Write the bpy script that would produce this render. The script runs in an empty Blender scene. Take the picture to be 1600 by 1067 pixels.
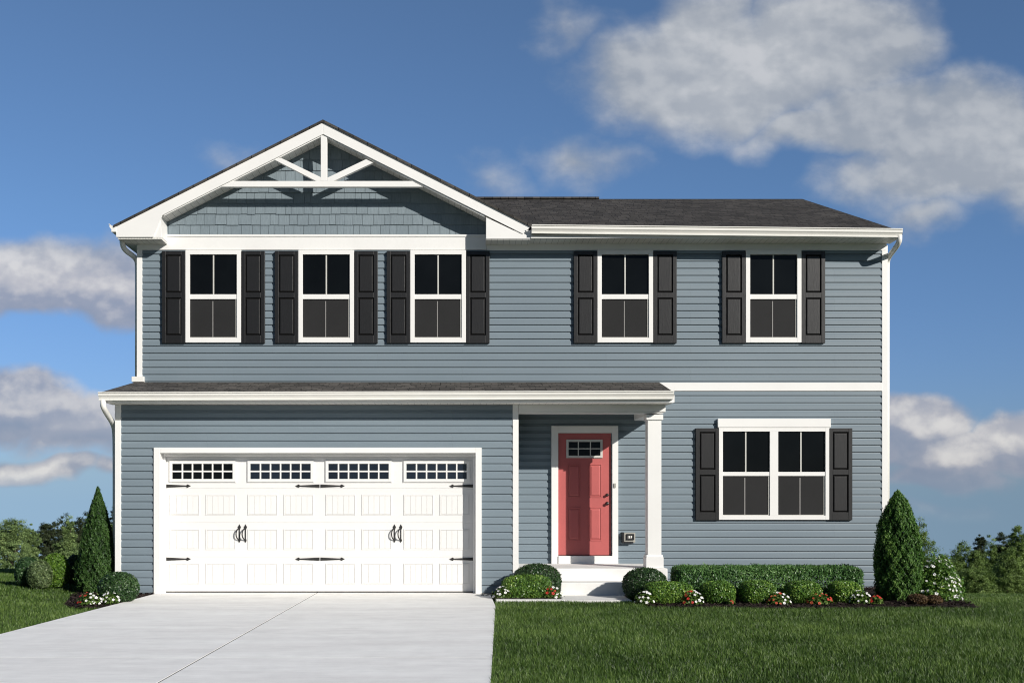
import bpy, bmesh, math, random
import numpy as np
from mathutils import Vector, Matrix

random.seed(7)
rng = np.random.default_rng(7)
C = bpy.context.scene.collection
F, CX, CY, D, EYE = 1695.0, 720.0, 785.0, 17.6, 1.37   # focal length (px of a 1600 px frame), principal point, distance, eye height


def PX(px, Y=0.0):
    return (px - CX) / F * (D + Y)


def PZ(py, Y=0.0):
    return EYE - (py - CY) / F * (D + Y)


# ------------------------------------------------------------------ materials
class NT:
    def __init__(s, tree):
        s.t = tree

    def n(s, typ, **kw):
        nd = s.t.nodes.new(typ)
        for k, v in kw.items():
            setattr(nd, k, v)
        return nd

    def link(s, a, b):
        s.t.links.new(a, b)

    def put(s, sock, v):
        if hasattr(v, 'is_linked') or hasattr(v, 'links'):
            s.link(v, sock)
        else:
            sock.default_value = v

    def math(s, op, a, b=0.0, c=None, clamp=False):
        nd = s.n('ShaderNodeMath', operation=op, use_clamp=clamp)
        s.put(nd.inputs[0], a)
        s.put(nd.inputs[1], b)
        if c is not None:
            s.put(nd.inputs[2], c)
        return nd.outputs[0]

    def vmath(s, op, a, b=(0, 0, 0)):
        nd = s.n('ShaderNodeVectorMath', operation=op)
        s.put(nd.inputs[0], a)
        s.put(nd.inputs[1], b)
        return nd.outputs['Value'] if op == 'LENGTH' else nd.outputs[0]

    def noise(s, vec, scale, detail=4.0, rough=0.5):
        nd = s.n('ShaderNodeTexNoise')
        s.link(vec, nd.inputs['Vector'])
        nd.inputs['Scale'].default_value = scale
        nd.inputs['Detail'].default_value = detail
        nd.inputs['Roughness'].default_value = rough
        return nd.outputs['Fac']

    def ramp(s, fac, stops):
        nd = s.n('ShaderNodeValToRGB')
        el = nd.color_ramp.elements
        while len(el) < len(stops):
            el.new(0.5)
        for e, (p, c) in zip(el, stops):
            e.position = p
            e.color = (*c, 1) if len(c) == 3 else c
        s.put(nd.inputs[0], fac)
        return nd.outputs[0]

    def mix(s, fac, a, b, mode='MIX'):
        nd = s.n('ShaderNodeMix', data_type='RGBA', blend_type=mode)
        s.put(nd.inputs[0], fac)
        s.put(nd.inputs[6], a if hasattr(a, 'links') else (*a, 1))
        s.put(nd.inputs[7], b if hasattr(b, 'links') else (*b, 1))
        return nd.outputs[2]

    def smooth(s, v, a, b, lo=0.0, hi=1.0):
        nd = s.n('ShaderNodeMapRange', interpolation_type='SMOOTHSTEP')
        s.put(nd.inputs[0], v)
        for i, x in enumerate((a, b, lo, hi)):
            nd.inputs[i + 1].default_value = x
        return nd.outputs[0]

    def scaled(s, vec, sc, rot=(0, 0, 0)):
        nd = s.n('ShaderNodeMapping')
        s.link(vec, nd.inputs[0])
        nd.inputs['Scale'].default_value = sc
        nd.inputs['Rotation'].default_value = rot
        return nd.outputs[0]


def new_mat(name):
    m = bpy.data.materials.new(name)
    m.use_nodes = True
    t = NT(m.node_tree)
    b = m.node_tree.nodes['Principled BSDF']
    return m, t, b


def obj_coords(t):
    return t.n('ShaderNodeTexCoord').outputs['Object']


def paint(name, col, rough=0.5, var=0.05, scale=3.0, bump=0.0, bscale=(60, 60, 60), spec=0.4, metal=0.0):
    m, t, b = new_mat(name)
    co = t.n('ShaderNodeNewGeometry').outputs['Position']
    f = t.noise(co, scale, 5, 0.6)
    lo = tuple(c * (1 - var) for c in col)
    hi = tuple(min(1, c * (1 + var)) for c in col)
    t.link(t.ramp(f, [(0.3, lo), (0.7, hi)]), b.inputs['Base Color'])
    b.inputs['Roughness'].default_value = rough
    b.inputs['Specular IOR Level'].default_value = spec
    b.inputs['Metallic'].default_value = metal
    if bump:
        f2 = t.noise(t.scaled(co, bscale), 1.0, 5, 0.6)
        bp = t.n('ShaderNodeBump')
        bp.inputs['Strength'].default_value = bump
        bp.inputs['Distance'].default_value = 0.01
        t.link(f2, bp.inputs['Height'])
        t.link(bp.outputs[0], b.inputs['Normal'])
    return m


def siding_mat(name):
    m, t, b = new_mat(name)
    co = t.n('ShaderNodeNewGeometry').outputs['Position']
    # panel joints of the vinyl planks: rows two courses high, planks 3.7 m long
    sx = t.n('ShaderNodeSeparateXYZ')
    t.link(co, sx.inputs[0])
    cb = t.n('ShaderNodeCombineXYZ')
    t.link(t.math('ADD', sx.outputs[0], sx.outputs[1]), cb.inputs[0])
    t.link(t.math('ADD', sx.outputs[2], 0.098), cb.inputs[1])
    br = t.n('ShaderNodeTexBrick', offset=0.37, offset_frequency=2)
    t.link(cb.outputs[0], br.inputs['Vector'])
    br.inputs['Scale'].default_value = 1
    br.inputs['Brick Width'].default_value = 3.7
    br.inputs['Row Height'].default_value = 0.229
    br.inputs['Mortar Size'].default_value = 0.0012
    br.inputs['Mortar Smooth'].default_value = 0.3
    br.inputs['Color1'].default_value = (0.177, 0.222, 0.255, 1)
    br.inputs['Color2'].default_value = (0.185, 0.231, 0.264, 1)
    br.inputs['Mortar'].default_value = (0.125, 0.155, 0.172, 1)
    f = t.noise(t.scaled(co, (0.5, 0.5, 2.5)), 1.2, 5, 0.6)
    sh = t.ramp(f, [(0.3, (0.94, 0.945, 0.95)), (0.7, (1.05, 1.045, 1.04))])
    t.link(t.mix(1.0, br.outputs['Color'], sh, 'MULTIPLY'), b.inputs['Base Color'])
    b.inputs['Roughness'].default_value = 0.48
    b.inputs['Specular IOR Level'].default_value = 0.35
    g = t.noise(t.scaled(co, (12, 12, 160)), 1.0, 3)
    bp = t.n('ShaderNodeBump')
    bp.inputs['Strength'].default_value = 0.12
    bp.inputs['Distance'].default_value = 0.004
    t.link(g, bp.inputs['Height'])
    t.link(bp.outputs[0], b.inputs['Normal'])
    return m


def shake_mat(name):
    m, t, b = new_mat(name)
    geo = t.n('ShaderNodeNewGeometry')
    r = geo.outputs['Random Per Island']
    base = t.ramp(r, [(0.0, (0.166, 0.208, 0.234)), (1.0, (0.193, 0.239, 0.266))])
    f = t.noise(t.scaled(geo.outputs['Position'], (70, 70, 3)), 1.0, 4, 0.6)
    t.link(t.mix(1.0, base, t.ramp(f, [(0.3, (0.86,) * 3), (0.7, (1.1,) * 3)]), 'MULTIPLY'), b.inputs['Base Color'])
    b.inputs['Roughness'].default_value = 0.6
    bp = t.n('ShaderNodeBump')
    bp.inputs['Strength'].default_value = 0.35
    bp.inputs['Distance'].default_value = 0.006
    t.link(f, bp.inputs['Height'])
    t.link(bp.outputs[0], b.inputs['Normal'])
    return m


def shingle_mat(name, slope, c1=(0.044, 0.0415, 0.039), c2=(0.086, 0.080, 0.074)):
    m, t, b = new_mat(name)
    co = t.n('ShaderNodeNewGeometry').outputs['Position']
    cv = t.scaled(co, (1, math.sqrt(1 + slope * slope), 0))
    br = t.n('ShaderNodeTexBrick', offset=0.41, offset_frequency=2, squash=0.7, squash_frequency=3)
    t.link(cv, br.inputs['Vector'])
    br.inputs['Scale'].default_value = 1
    br.inputs['Brick Width'].default_value = 0.23
    br.inputs['Row Height'].default_value = 0.142
    br.inputs['Mortar Size'].default_value = 0.008
    br.inputs['Mortar Smooth'].default_value = 0.4
    br.inputs['Bias'].default_value = -0.1
    br.inputs['Color1'].default_value = (*c1, 1)
    br.inputs['Color2'].default_value = (*c2, 1)
    br.inputs['Mortar'].default_value = (0.016, 0.015, 0.015, 1)
    f = t.noise(t.scaled(co, (7, 22, 22)), 1.0, 6, 0.7)
    f2 = t.noise(co, 0.9, 3)
    c = t.mix(1.0, br.outputs['Color'], t.ramp(f, [(0.25, (0.5, 0.5, 0.5)), (0.75, (1.5, 1.48, 1.44))]), 'MULTIPLY')
    c = t.mix(1.0, c, t.ramp(f2, [(0.3, (0.88,) * 3), (0.7, (1.1,) * 3)]), 'MULTIPLY')
    t.link(c, b.inputs['Base Color'])
    b.inputs['Roughness'].default_value = 0.92
    b.inputs['Specular IOR Level'].default_value = 0.15
    g = t.noise(co, 260, 2)
    bp = t.n('ShaderNodeBump')
    bp.inputs['Strength'].default_value = 0.5
    bp.inputs['Distance'].default_value = 0.01
    t.link(t.math('ADD', g, t.math('MULTIPLY', br.outputs['Fac'], -1.2)), bp.inputs['Height'])
    t.link(bp.outputs[0], b.inputs['Normal'])
    return m


def soffit_mat(name):
    m, t, b = new_mat(name)
    co = t.n('ShaderNodeNewGeometry').outputs['Position']
    sx = t.n('ShaderNodeSeparateXYZ')
    t.link(co, sx.inputs[0])
    fr = t.math('FRACT', t.math('DIVIDE', sx.outputs[0], 0.098))
    groove = t.math('GREATER_THAN', fr, 0.9)
    fy = t.math('FRACT', t.math('DIVIDE', sx.outputs[1], 0.03))
    fx = t.math('FRACT', t.math('DIVIDE', sx.outputs[0], 0.0245))
    hole = t.math('MULTIPLY', t.math('GREATER_THAN', fy, 0.72), t.math('GREATER_THAN', fx, 0.6))
    dark = t.math('MAXIMUM', t.math('MULTIPLY', groove, 0.55), t.math('MULTIPLY', hole, 0.35))
    t.link(t.mix(dark, (0.76, 0.74, 0.69), (0.24, 0.235, 0.22)), b.inputs['Base Color'])
    b.inputs['Roughness'].default_value = 0.5
    return m


def concrete_mat(name, col, streak=True):
    m, t, b = new_mat(name)
    co = t.n('ShaderNodeNewGeometry').outputs['Position']
    f = t.noise(t.scaled(co, (0.35, 1.6, 1)), 1.3, 6, 0.65)
    f2 = t.noise(t.scaled(co, (3, 34, 3)), 1.0, 5, 0.6)
    f3 = t.noise(co, 140, 3, 0.7)
    f4 = t.noise(co, 3.2, 6, 0.7)
    c = t.ramp(f, [(0.28, tuple(x * 0.86 for x in col)), (0.70, tuple(min(1, x * 1.05) for x in col))])
    c = t.mix(1.0, c, t.ramp(f2, [(0.3, (0.94,) * 3), (0.7, (1.03,) * 3)]), 'MULTIPLY')
    c = t.mix(1.0, c, t.ramp(f3, [(0.3, (0.95,) * 3), (0.7, (1.03,) * 3)]), 'MULTIPLY')
    c = t.mix(1.0, c, t.ramp(f4, [(0.32, (0.93,) * 3), (0.6, (1.02,) * 3)]), 'MULTIPLY')
    t.link(c, b.inputs['Base Color'])
    b.inputs['Roughness'].default_value = 0.85
    b.inputs['Specular IOR Level'].default_value = 0.2
    bp = t.n('ShaderNodeBump')
    bp.inputs['Strength'].default_value = 0.18
    bp.inputs['Distance'].default_value = 0.004
    t.link(t.math('ADD', f2, f3), bp.inputs['Height'])
    t.link(bp.outputs[0], b.inputs['Normal'])
    return m


def leaf_mat(name, dark, mid, light, trans=0.25, rough=0.5, spec=0.3):
    m, t, b = new_mat(name)
    at = t.n('ShaderNodeAttribute', attribute_name='tint')
    c = t.ramp(at.outputs['Fac'], [(0.0, dark), (0.5, mid), (1.0, light)])
    t.link(c, b.inputs['Base Color'])
    b.inputs['Roughness'].default_value = rough
    b.inputs['Specular IOR Level'].default_value = spec
    tr = t.n('ShaderNodeBsdfTranslucent')
    t.link(t.mix(1.0, c, (1.1, 1.25, 0.6), 'MULTIPLY'), tr.inputs[0])
    mx = t.n('ShaderNodeMixShader')
    mx.inputs[0].default_value = trans
    t.link(b.outputs[0], mx.inputs[1])
    t.link(tr.outputs[0], mx.inputs[2])
    t.link(mx.outputs[0], m.node_tree.nodes['Material Output'].inputs[0])
    return m


def glass_mat(name, col, rough=0.04, spec=0.5):
    m, t, b = new_mat(name)
    co = t.n('ShaderNodeNewGeometry').outputs['Position']
    f = t.noise(co, 1.1, 3)
    t.link(t.ramp(f, [(0.3, tuple(c * 0.7 for c in col)), (0.7, tuple(c * 1.3 for c in col))]), b.inputs['Base Color'])
    b.inputs['Roughness'].default_value = rough
    b.inputs['Specular IOR Level'].default_value = spec
    bp = t.n('ShaderNodeBump')
    bp.inputs['Strength'].default_value = 0.06
    bp.inputs['Distance'].default_value = 0.02
    t.link(t.noise(co, 2.2, 2), bp.inputs['Height'])
    t.link(bp.outputs[0], b.inputs['Normal'])
    return m


M = {}
M['white'] = paint('white_trim_paint', (0.79, 0.78, 0.755), 0.42, 0.025, 2.0, 0.05, (25, 25, 25))
M['gutter'] = paint('white_aluminium', (0.80, 0.785, 0.735), 0.32, 0.03, 3.0)
M['garage'] = paint('garage_door_steel', (0.76, 0.748, 0.725), 0.45, 0.02, 1.5, 0.05, (15, 15, 90))
M['siding'] = siding_mat('blue_grey_vinyl')
M['shake'] = shake_mat('blue_grey_shakes')
M['shingle'] = shingle_mat('charcoal_shingles', 0.38)
M['shingle_low'] = shingle_mat('charcoal_shingles_low', 0.2, (0.070, 0.066, 0.062), (0.150, 0.139, 0.127))
M['soffit'] = soffit_mat('vented_soffit')
M['shutter'] = paint('charcoal_shutter', (0.0112, 0.0108, 0.0110), 0.42, 0.06, 6.0, 0.14, (140, 140, 9), 0.45)
M['glass'] = glass_mat('dark_window_glass', (0.005, 0.006, 0.0065), 0.05, 0.16)
M['screen'] = paint('insect_screen_mesh', (0.021, 0.021, 0.0215), 0.75, 0.1, 1.5, 0.2, (500, 500, 500), 0.2)
M['garage_glass'] = glass_mat('garage_glass', (0.012, 0.017, 0.026), 0.06, 0.8)
M['muntin'] = paint('muntin_vinyl', (0.55, 0.54, 0.50), 0.5, 0.03)
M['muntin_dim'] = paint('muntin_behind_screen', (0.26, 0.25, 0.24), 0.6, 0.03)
M['red'] = paint('coral_red_door_paint', (0.45, 0.108, 0.102), 0.42, 0.06, 2.0, 0.12, (160, 160, 8), 0.4)
M['iron'] = paint('black_iron', (0.022, 0.021, 0.02), 0.5, 0.2, 20, 0.2, (80, 80, 80))
M['nickel'] = paint('dark_bronze', (0.09, 0.08, 0.075), 0.3, 0.1, 8, 0, metal=0.8)
M['plastic'] = paint('grey_plastic', (0.36, 0.35, 0.31), 0.45, 0.06, 20)
M['black'] = paint('black_plastic', (0.02, 0.02, 0.022), 0.4, 0.1, 20)
M['rubber'] = paint('door_seal', (0.03, 0.03, 0.03), 0.8, 0.1)
M['drive'] = concrete_mat('broom_finished_concrete', (0.97, 0.945, 0.905))
M['step'] = concrete_mat('step_concrete', (0.84, 0.83, 0.80))
M['joint'] = paint('joint_filler', (0.09, 0.088, 0.085), 0.9, 0.15, 8)


def mulch_mat():
    m, t, b = new_mat('dark_mulch')
    geo = t.n('ShaderNodeNewGeometry')
    r = geo.outputs['Random Per Island']
    f = t.noise(geo.outputs['Position'], 45, 5, 0.7)
    c = t.ramp(t.math('ADD', t.math('MULTIPLY', r, 0.6), t.math('MULTIPLY', f, 0.5)),
               [(0.15, (0.012, 0.0085, 0.0075)), (0.6, (0.038, 0.027, 0.024)), (1.0, (0.085, 0.062, 0.052))])
    t.link(c, b.inputs['Base Color'])
    b.inputs['Roughness'].default_value = 0.95
    b.inputs['Specular IOR Level'].default_value = 0.1
    return m


def turf_mat():
    m, t, b = new_mat('turf')
    co = t.n('ShaderNodeNewGeometry').outputs['Position']
    f = t.noise(co, 28, 6, 0.75)
    f2 = t.noise(co, 0.55, 4, 0.6)
    c = t.ramp(f, [(0.3, (0.028, 0.042, 0.012)), (0.55, (0.058, 0.092, 0.024)), (0.8, (0.095, 0.14, 0.042))])
    c = t.mix(1.0, c, t.ramp(f2, [(0.3, (0.8, 0.85, 0.8)), (0.7, (1.2, 1.12, 1.05))]), 'MULTIPLY')
    t.link(c, b.inputs['Base Color'])
    b.inputs['Roughness'].default_value = 0.95
    b.inputs['Specular IOR Level'].default_value = 0.1
    bp = t.n('ShaderNodeBump')
    bp.inputs['Strength'].default_value = 0.7
    bp.inputs['Distance'].default_value = 0.05
    t.link(f, bp.inputs['Height'])
    t.link(bp.outputs[0], b.inputs['Normal'])
    return m


M['mulch'] = mulch_mat()
M['turf'] = turf_mat()
M['grass'] = leaf_mat('grass_blades', (0.023, 0.050, 0.007), (0.063, 0.122, 0.018), (0.192, 0.275, 0.071), 0.22, 0.45, 0.3)
M['box'] = leaf_mat('boxwood_leaves', (0.033, 0.081, 0.014), (0.114, 0.231, 0.039), (0.327, 0.448, 0.074), 0.2, 0.38, 0.45)
M['box_dark'] = leaf_mat('dark_boxwood_leaves', (0.012, 0.032, 0.012), (0.035, 0.083, 0.025), (0.099, 0.172, 0.052), 0.15, 0.38, 0.45)
M['yew'] = leaf_mat('hedge_leaves', (0.030, 0.076, 0.023), (0.090, 0.202, 0.055), (0.254, 0.392, 0.139), 0.2, 0.4, 0.4)
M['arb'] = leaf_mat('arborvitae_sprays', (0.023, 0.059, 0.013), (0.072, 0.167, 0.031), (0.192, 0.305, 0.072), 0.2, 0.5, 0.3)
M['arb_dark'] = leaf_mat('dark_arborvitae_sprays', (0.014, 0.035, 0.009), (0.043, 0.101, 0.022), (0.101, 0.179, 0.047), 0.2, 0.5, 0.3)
M['lime'] = leaf_mat('lime_leaves', (0.036, 0.084, 0.013), (0.110, 0.210, 0.027), (0.240, 0.360, 0.056), 0.25, 0.45, 0.3)
M['pale'] = leaf_mat('pale_leaves', (0.042, 0.066, 0.025), (0.125, 0.183, 0.075), (0.333, 0.395, 0.187), 0.25, 0.45, 0.3)
M['olive'] = leaf_mat('olive_tree_leaves', (0.039, 0.065, 0.017), (0.135, 0.209, 0.054), (0.336, 0.451, 0.135), 0.2, 0.5, 0.25)
M['sage'] = leaf_mat('sage_tree_leaves', (0.046, 0.076, 0.029), (0.168, 0.249, 0.087), (0.405, 0.516, 0.202), 0.2, 0.5, 0.25)
M['dusk'] = leaf_mat('dark_tree_leaves', (0.011, 0.020, 0.010), (0.045, 0.062, 0.028), (0.116, 0.140, 0.059), 0.15, 0.5, 0.2)
M['rust'] = leaf_mat('bronze_leaves', (0.038, 0.021, 0.012), (0.112, 0.068, 0.036), (0.210, 0.150, 0.075), 0.2, 0.5, 0.2)
M['flower_leaf'] = leaf_mat('bedding_leaves', (0.026, 0.065, 0.010), (0.098, 0.169, 0.031), (0.221, 0.312, 0.078), 0.25, 0.4, 0.3)
M['petal_red'] = paint('red_petals', (0.52, 0.035, 0.025), 0.5, 0.2, 30)
M['petal_coral'] = paint('coral_petals', (0.62, 0.10, 0.05), 0.5, 0.2, 30)
M['petal_white'] = paint('white_petals', (0.80, 0.79, 0.76), 0.5, 0.05, 30)
M['bark'] = paint('bark', (0.06, 0.045, 0.033), 0.9, 0.3, 10, 0.6, (30, 30, 8))
M['pebble'] = paint('pebbles', (0.42, 0.39, 0.34), 0.8, 0.3, 30)


# ------------------------------------------------------------------ mesh helpers
def set_props(o, label=None, cat=None, group=None, kind=None):
    if label:
        o['label'] = label
    if cat:
        o['category'] = cat
    if group:
        o['group'] = group
    if kind:
        o['kind'] = kind
    return o


def top_loc(p):
    while p is not None and p.parent is not None:
        p = p.parent
    return Vector((0, 0, 0)) if p is None else p.location.copy()


class MB:
    def __init__(s):
        s.v, s.f = [], []

    def poly(s, pts):
        n = len(s.v)
        s.v += [tuple(p) for p in pts]
        s.f.append(tuple(range(n, n + len(pts))))
        return s

    def box(s, x0, x1, y0, y1, z0, z1):
        x0, x1 = sorted((x0, x1)); y0, y1 = sorted((y0, y1)); z0, z1 = sorted((z0, z1))
        n = len(s.v)
        s.v += [(x, y, z) for z in (z0, z1) for y in (y0, y1) for x in (x0, x1)]
        s.f += [tuple(n + i for i in q) for q in ((0, 2, 3, 1), (4, 5, 7, 6), (0, 1, 5, 4), (2, 6, 7, 3), (0, 4, 6, 2), (1, 3, 7, 5))]
        return s

    def prism_xz(s, pts, y0, y1):
        """polygon in the XZ plane given as (x, z), between y0 (front) and y1"""
        area = sum(a[0] * b[1] - b[0] * a[1] for a, b in zip(pts, pts[1:] + pts[:1]))
        if area < 0:
            pts = pts[::-1]
        n, k = len(s.v), len(pts)
        s.v += [(x, y0, z) for x, z in pts] + [(x, y1, z) for x, z in pts]
        s.f.append(tuple(range(n, n + k)))
        s.f.append(tuple(range(n + 2 * k - 1, n + k - 1, -1)))
        for i in range(k):
            j = (i + 1) % k
            s.f.append((n + j, n + i, n + k + i, n + k + j))
        return s

    def extrude_x(s, prof, x0, x1, dz=0.0):
        """closed profile of (y, z) swept from x0 to x1 (dz lowers the far end)"""
        n, k = len(s.v), len(prof)
        s.v += [(x0, y, z) for y, z in prof] + [(x1, y, z + dz) for y, z in prof]
        s.f.append(tuple(range(n + k - 1, n - 1, -1)))
        s.f.append(tuple(range(n + k, n + 2 * k)))
        for i in range(k):
            j = (i + 1) % k
            s.f.append((n + i, n + j, n + k + j, n + k + i))
        return s

    def extrude_y(s, prof, y0, y1):
        n, k = len(s.v), len(prof)
        s.v += [(x, y0, z) for x, z in prof] + [(x, y1, z) for x, z in prof]
        s.f.append(tuple(range(n, n + k)))
        s.f.append(tuple(range(n + 2 * k - 1, n + k - 1, -1)))
        for i in range(k):
            j = (i + 1) % k
            s.f.append((n + j, n + i, n + k + i, n + k + j))
        return s

    def frame(s, x0, x1, z0, z1, w, y0, y1, wb=None):
        """rectangular ring: side/top width w, bottom width wb"""
        wb = w if wb is None else wb
        s.box(x0, x0 + w, y0, y1, z0, z1)
        s.box(x1 - w, x1, y0, y1, z0, z1)
        s.box(x0 + w, x1 - w, y0, y1, z1 - w, z1)
        if wb:
            s.box(x0 + w, x1 - w, y0, y1, z0, z0 + wb)
        return s

    def frustum(s, x0, x1, z0, z1, ins, yb, yf):
        """raised panel: base rectangle at yb, face inset by ins at yf"""
        n = len(s.v)
        s.v += [(x0, yb, z0), (x1, yb, z0), (x1, yb, z1), (x0, yb, z1)]
        s.v += [(x0 + ins, yf, z0 + ins), (x1 - ins, yf, z0 + ins), (x1 - ins, yf, z1 - ins), (x0 + ins, yf, z1 - ins)]
        s.f += [tuple(n + i for i in q) for q in ((4, 5, 6, 7), (0, 1, 5, 4), (1, 2, 6, 5), (2, 3, 7, 6), (3, 0, 4, 7))]
        return s

    def tube(s, pts, rad, n=10, sq=1.0):
        pts = [Vector(p) for p in pts]
        rads = rad if isinstance(rad, (list, tuple)) else [rad] * len(pts)
        base = len(s.v)
        up = None
        for i, p in enumerate(pts):
            a = pts[max(0, i - 1)]; b = pts[min(len(pts) - 1, i + 1)]
            d = (b - a).normalized()
            if up is None:
                up = Vector((0, 0, 1)) if abs(d.z) < 0.9 else Vector((0, 1, 0))
            u = d.cross(up)
            u.normalize()
            w = u.cross(d).normalized()
            up = w
            for k in range(n):
                t = 2 * math.pi * (k + 0.5) / n
                s.v.append(tuple(p + u * (math.cos(t) * rads[i] * sq) + w * (math.sin(t) * rads[i])))
        m = len(pts)
        for i in range(m - 1):
            for k in range(n):
                j = (k + 1) % n
                s.f.append((base + i * n + k, base + i * n + j, base + (i + 1) * n + j, base + (i + 1) * n + k))
        s.f.append(tuple(base + k for k in reversed(range(n))))
        s.f.append(tuple(base + (m - 1) * n + k for k in range(n)))
        return s

    def lathe_y(s, x, z, prof, n=16):
        """(y, r) profile turned about an axis along Y"""
        base = len(s.v)
        for y, r in prof:
            for k in range(n):
                t = 2 * math.pi * k / n
                s.v.append((x + r * math.cos(t), y, z + r * math.sin(t)))
        for i in range(len(prof) - 1):
            for k in range(n):
                j = (k + 1) % n
                s.f.append((base + i * n + k, base + i * n + j, base + (i + 1) * n + j, base + (i + 1) * n + k))
        s.f.append(tuple(base + (len(prof) - 1) * n + k for k in range(n)))
        return s

    def build(s, name, mat, parent=None, bevel=0.0, smooth=False, loc=None):
        off = top_loc(parent) if loc is None else Vector(loc)
        me = bpy.data.meshes.new(name)
        me.from_pydata([(v[0] - off.x, v[1] - off.y, v[2] - off.z) for v in s.v], [], s.f)
        bm = bmesh.new()
        bm.from_mesh(me)
        bmesh.ops.recalc_face_normals(bm, faces=bm.faces)
        bm.to_mesh(me)
        bm.free()
        me.materials.append(mat)
        o = bpy.data.objects.new(name, me)
        C.objects.link(o)
        if parent is not None:
            o.parent = parent
        elif loc is not None:
            o.location = loc
        if bevel:
            b = o.modifiers.new('bevel', 'BEVEL')
            b.width = bevel
            b.segments = 2
            b.limit_method = 'ANGLE'
        if smooth:
            for p in me.polygons:
                p.use_smooth = True
        return o


def empty(name, loc, label, cat, group=None):
    o = bpy.data.objects.new(name, None)
    o.empty_display_size = 0.2
    C.objects.link(o)
    o.location = loc
    return set_props(o, label, cat, group)


def copy_tree(o, parent):
    c = o.copy()
    C.objects.link(c)
    c.parent = parent
    for ch in list(o.children):
        copy_tree(ch, c)
    return c


# ------------------------------------------------------------------ THE HOUSE
XL, XR = -5.225, 6.905           # side walls
YG = -1.22                        # garage front wall
YB = 9.12                         # back wall
HZ = 0.0
house = empty('house', (0.8, 0, 0), 'two storey blue grey house with white garage door and coral red front door', 'house')
HB = -1.0                         # the foundation goes below the falling ground

COURSE = 0.1145
ZREF = 5.283


def siding(mb, axis, a0, a1, b, z0, z1, out):
    """lapped vinyl courses along axis 'x' (at y=b) or 'y' (at x=b); out = direction (+1/-1) the face looks"""
    k = math.floor((z0 - ZREF) / COURSE)
    prof = []
    z = ZREF + k * COURSE
    while z < z1:
        for dz, d in ((0.0, 0.026), (0.068, 0.0245), (0.084, 0.0125), (0.1144, 0.0045)):
            prof.append((z + dz, d))
        z += COURSE
    # clip to z0..z1
    def at(zz):
        for (za, da), (zb, db) in zip(prof, prof[1:]):
            if za <= zz <= zb and zb > za:
                return da + (db - da) * (zz - za) / (zb - za)
        return 0.01
    pr = [(z0, at(z0))] + [p for p in prof if z0 < p[0] < z1] + [(z1, at(z1))]
    n = len(mb.v)
    for zz, d in pr:
        for a in (a0, a1):
            mb.v.append((a, b + out * d, zz) if axis == 'x' else (b + out * d, a, zz))
    for i in range(len(pr) - 1):
        q = (n + 2 * i, n + 2 * i + 1, n + 2 * i + 3, n + 2 * i + 2)
        mb.f.append(q)
    # ends and back
    for e in (0, 1):
        a = (a0, a1)[e]
        m = len(mb.v)
        mb.v += [((a, b, zz) if axis == 'x' else (b, a, zz)) for zz in (pr[0][0], pr[-1][0])]
        mb.f.append(tuple([m] + [n + 2 * i + e for i in range(len(pr))] + [m + 1]))


class _Wall(MB):
    def build(s, name, mat, parent):
        off = top_loc(parent)
        me = bpy.data.meshes.new(name)
        me.from_pydata([(v[0] - off.x, v[1] - off.y, v[2] - off.z) for v in s.v], [], s.f)
        me.materials.append(mat)
        o = bpy.data.objects.new(name, me)
        C.objects.link(o)
        o.parent = parent
        return o


# main front wall: upper storey and the ground floor
ZFR = PZ(391.5)                    # underside of the frieze
w = _Wall()
siding(w, 'x', PX(223), PX(1377), 0, PZ(599) - 0.05, ZFR + 0.03, -1)
siding(w, 'x', PX(810) - 0.1, PX(1377), 0, -0.35, PZ(607), -1)
w.build('siding_wall', M['siding'], house)
# garage front wall in three pieces round the door opening
GL, GR, GT = PX(243, YG), PX(749.5, YG), PZ(702.5, YG)
w = _Wall()
siding(w, 'x', PX(190, YG), GL, YG, -0.25, PZ(631, YG), -1)
siding(w, 'x', GR, PX(801, YG), YG, -0.25, PZ(631, YG), -1)
siding(w, 'x', GL, GR, YG, GT, PZ(631, YG), -1)
w.build('siding_wall', M['siding'], house)
# side and back walls
w = _Wall()
siding(w, 'y', YG + 0.08, YB - 0.08, XL, HB, 2.95, -1)
siding(w, 'y', 0.08, YB - 0.08, XL, 2.95, 5.60, -1)
w.poly([(XL, 0.0, 5.60), (XL, YB, 5.60), (XL, YB / 2, 5.60 + YB / 2 * 0.382)])
w.build('siding_wall', M['siding'], house)
w = _Wall()
siding(w, 'y', 0.08, YB - 0.08, XR, HB, 5.60, 1)
w.poly([(XR, 0.0, 5.60), (XR, YB, 5.60), (XR, YB / 2, 5.60 + YB / 2 * 0.382)])
w.build('siding_wall', M['siding'], house)
w = _Wall()
siding(w, 'x', XL + 0.08, XR - 0.08, YB, HB, 5.60, 1)
w.build('siding_wall', M['siding'], house)
w = _Wall()
XGR = PX(810, YG)
siding(w, 'y', YG + 0.05, -0.03, XGR - 0.03, -0.25, 2.86, 1)
w.build('siding_wall', M['siding'], house)

# gable wall of staggered shakes
YGB = -0.40                        # plane of the rake boards
pk = (PX(505, YGB), PZ(192.5, YGB))


def rake_z(x, drop=0.0):           # top of the rake board at x
    return pk[1] - 0.503 * abs(x - pk[0]) - drop


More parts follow.
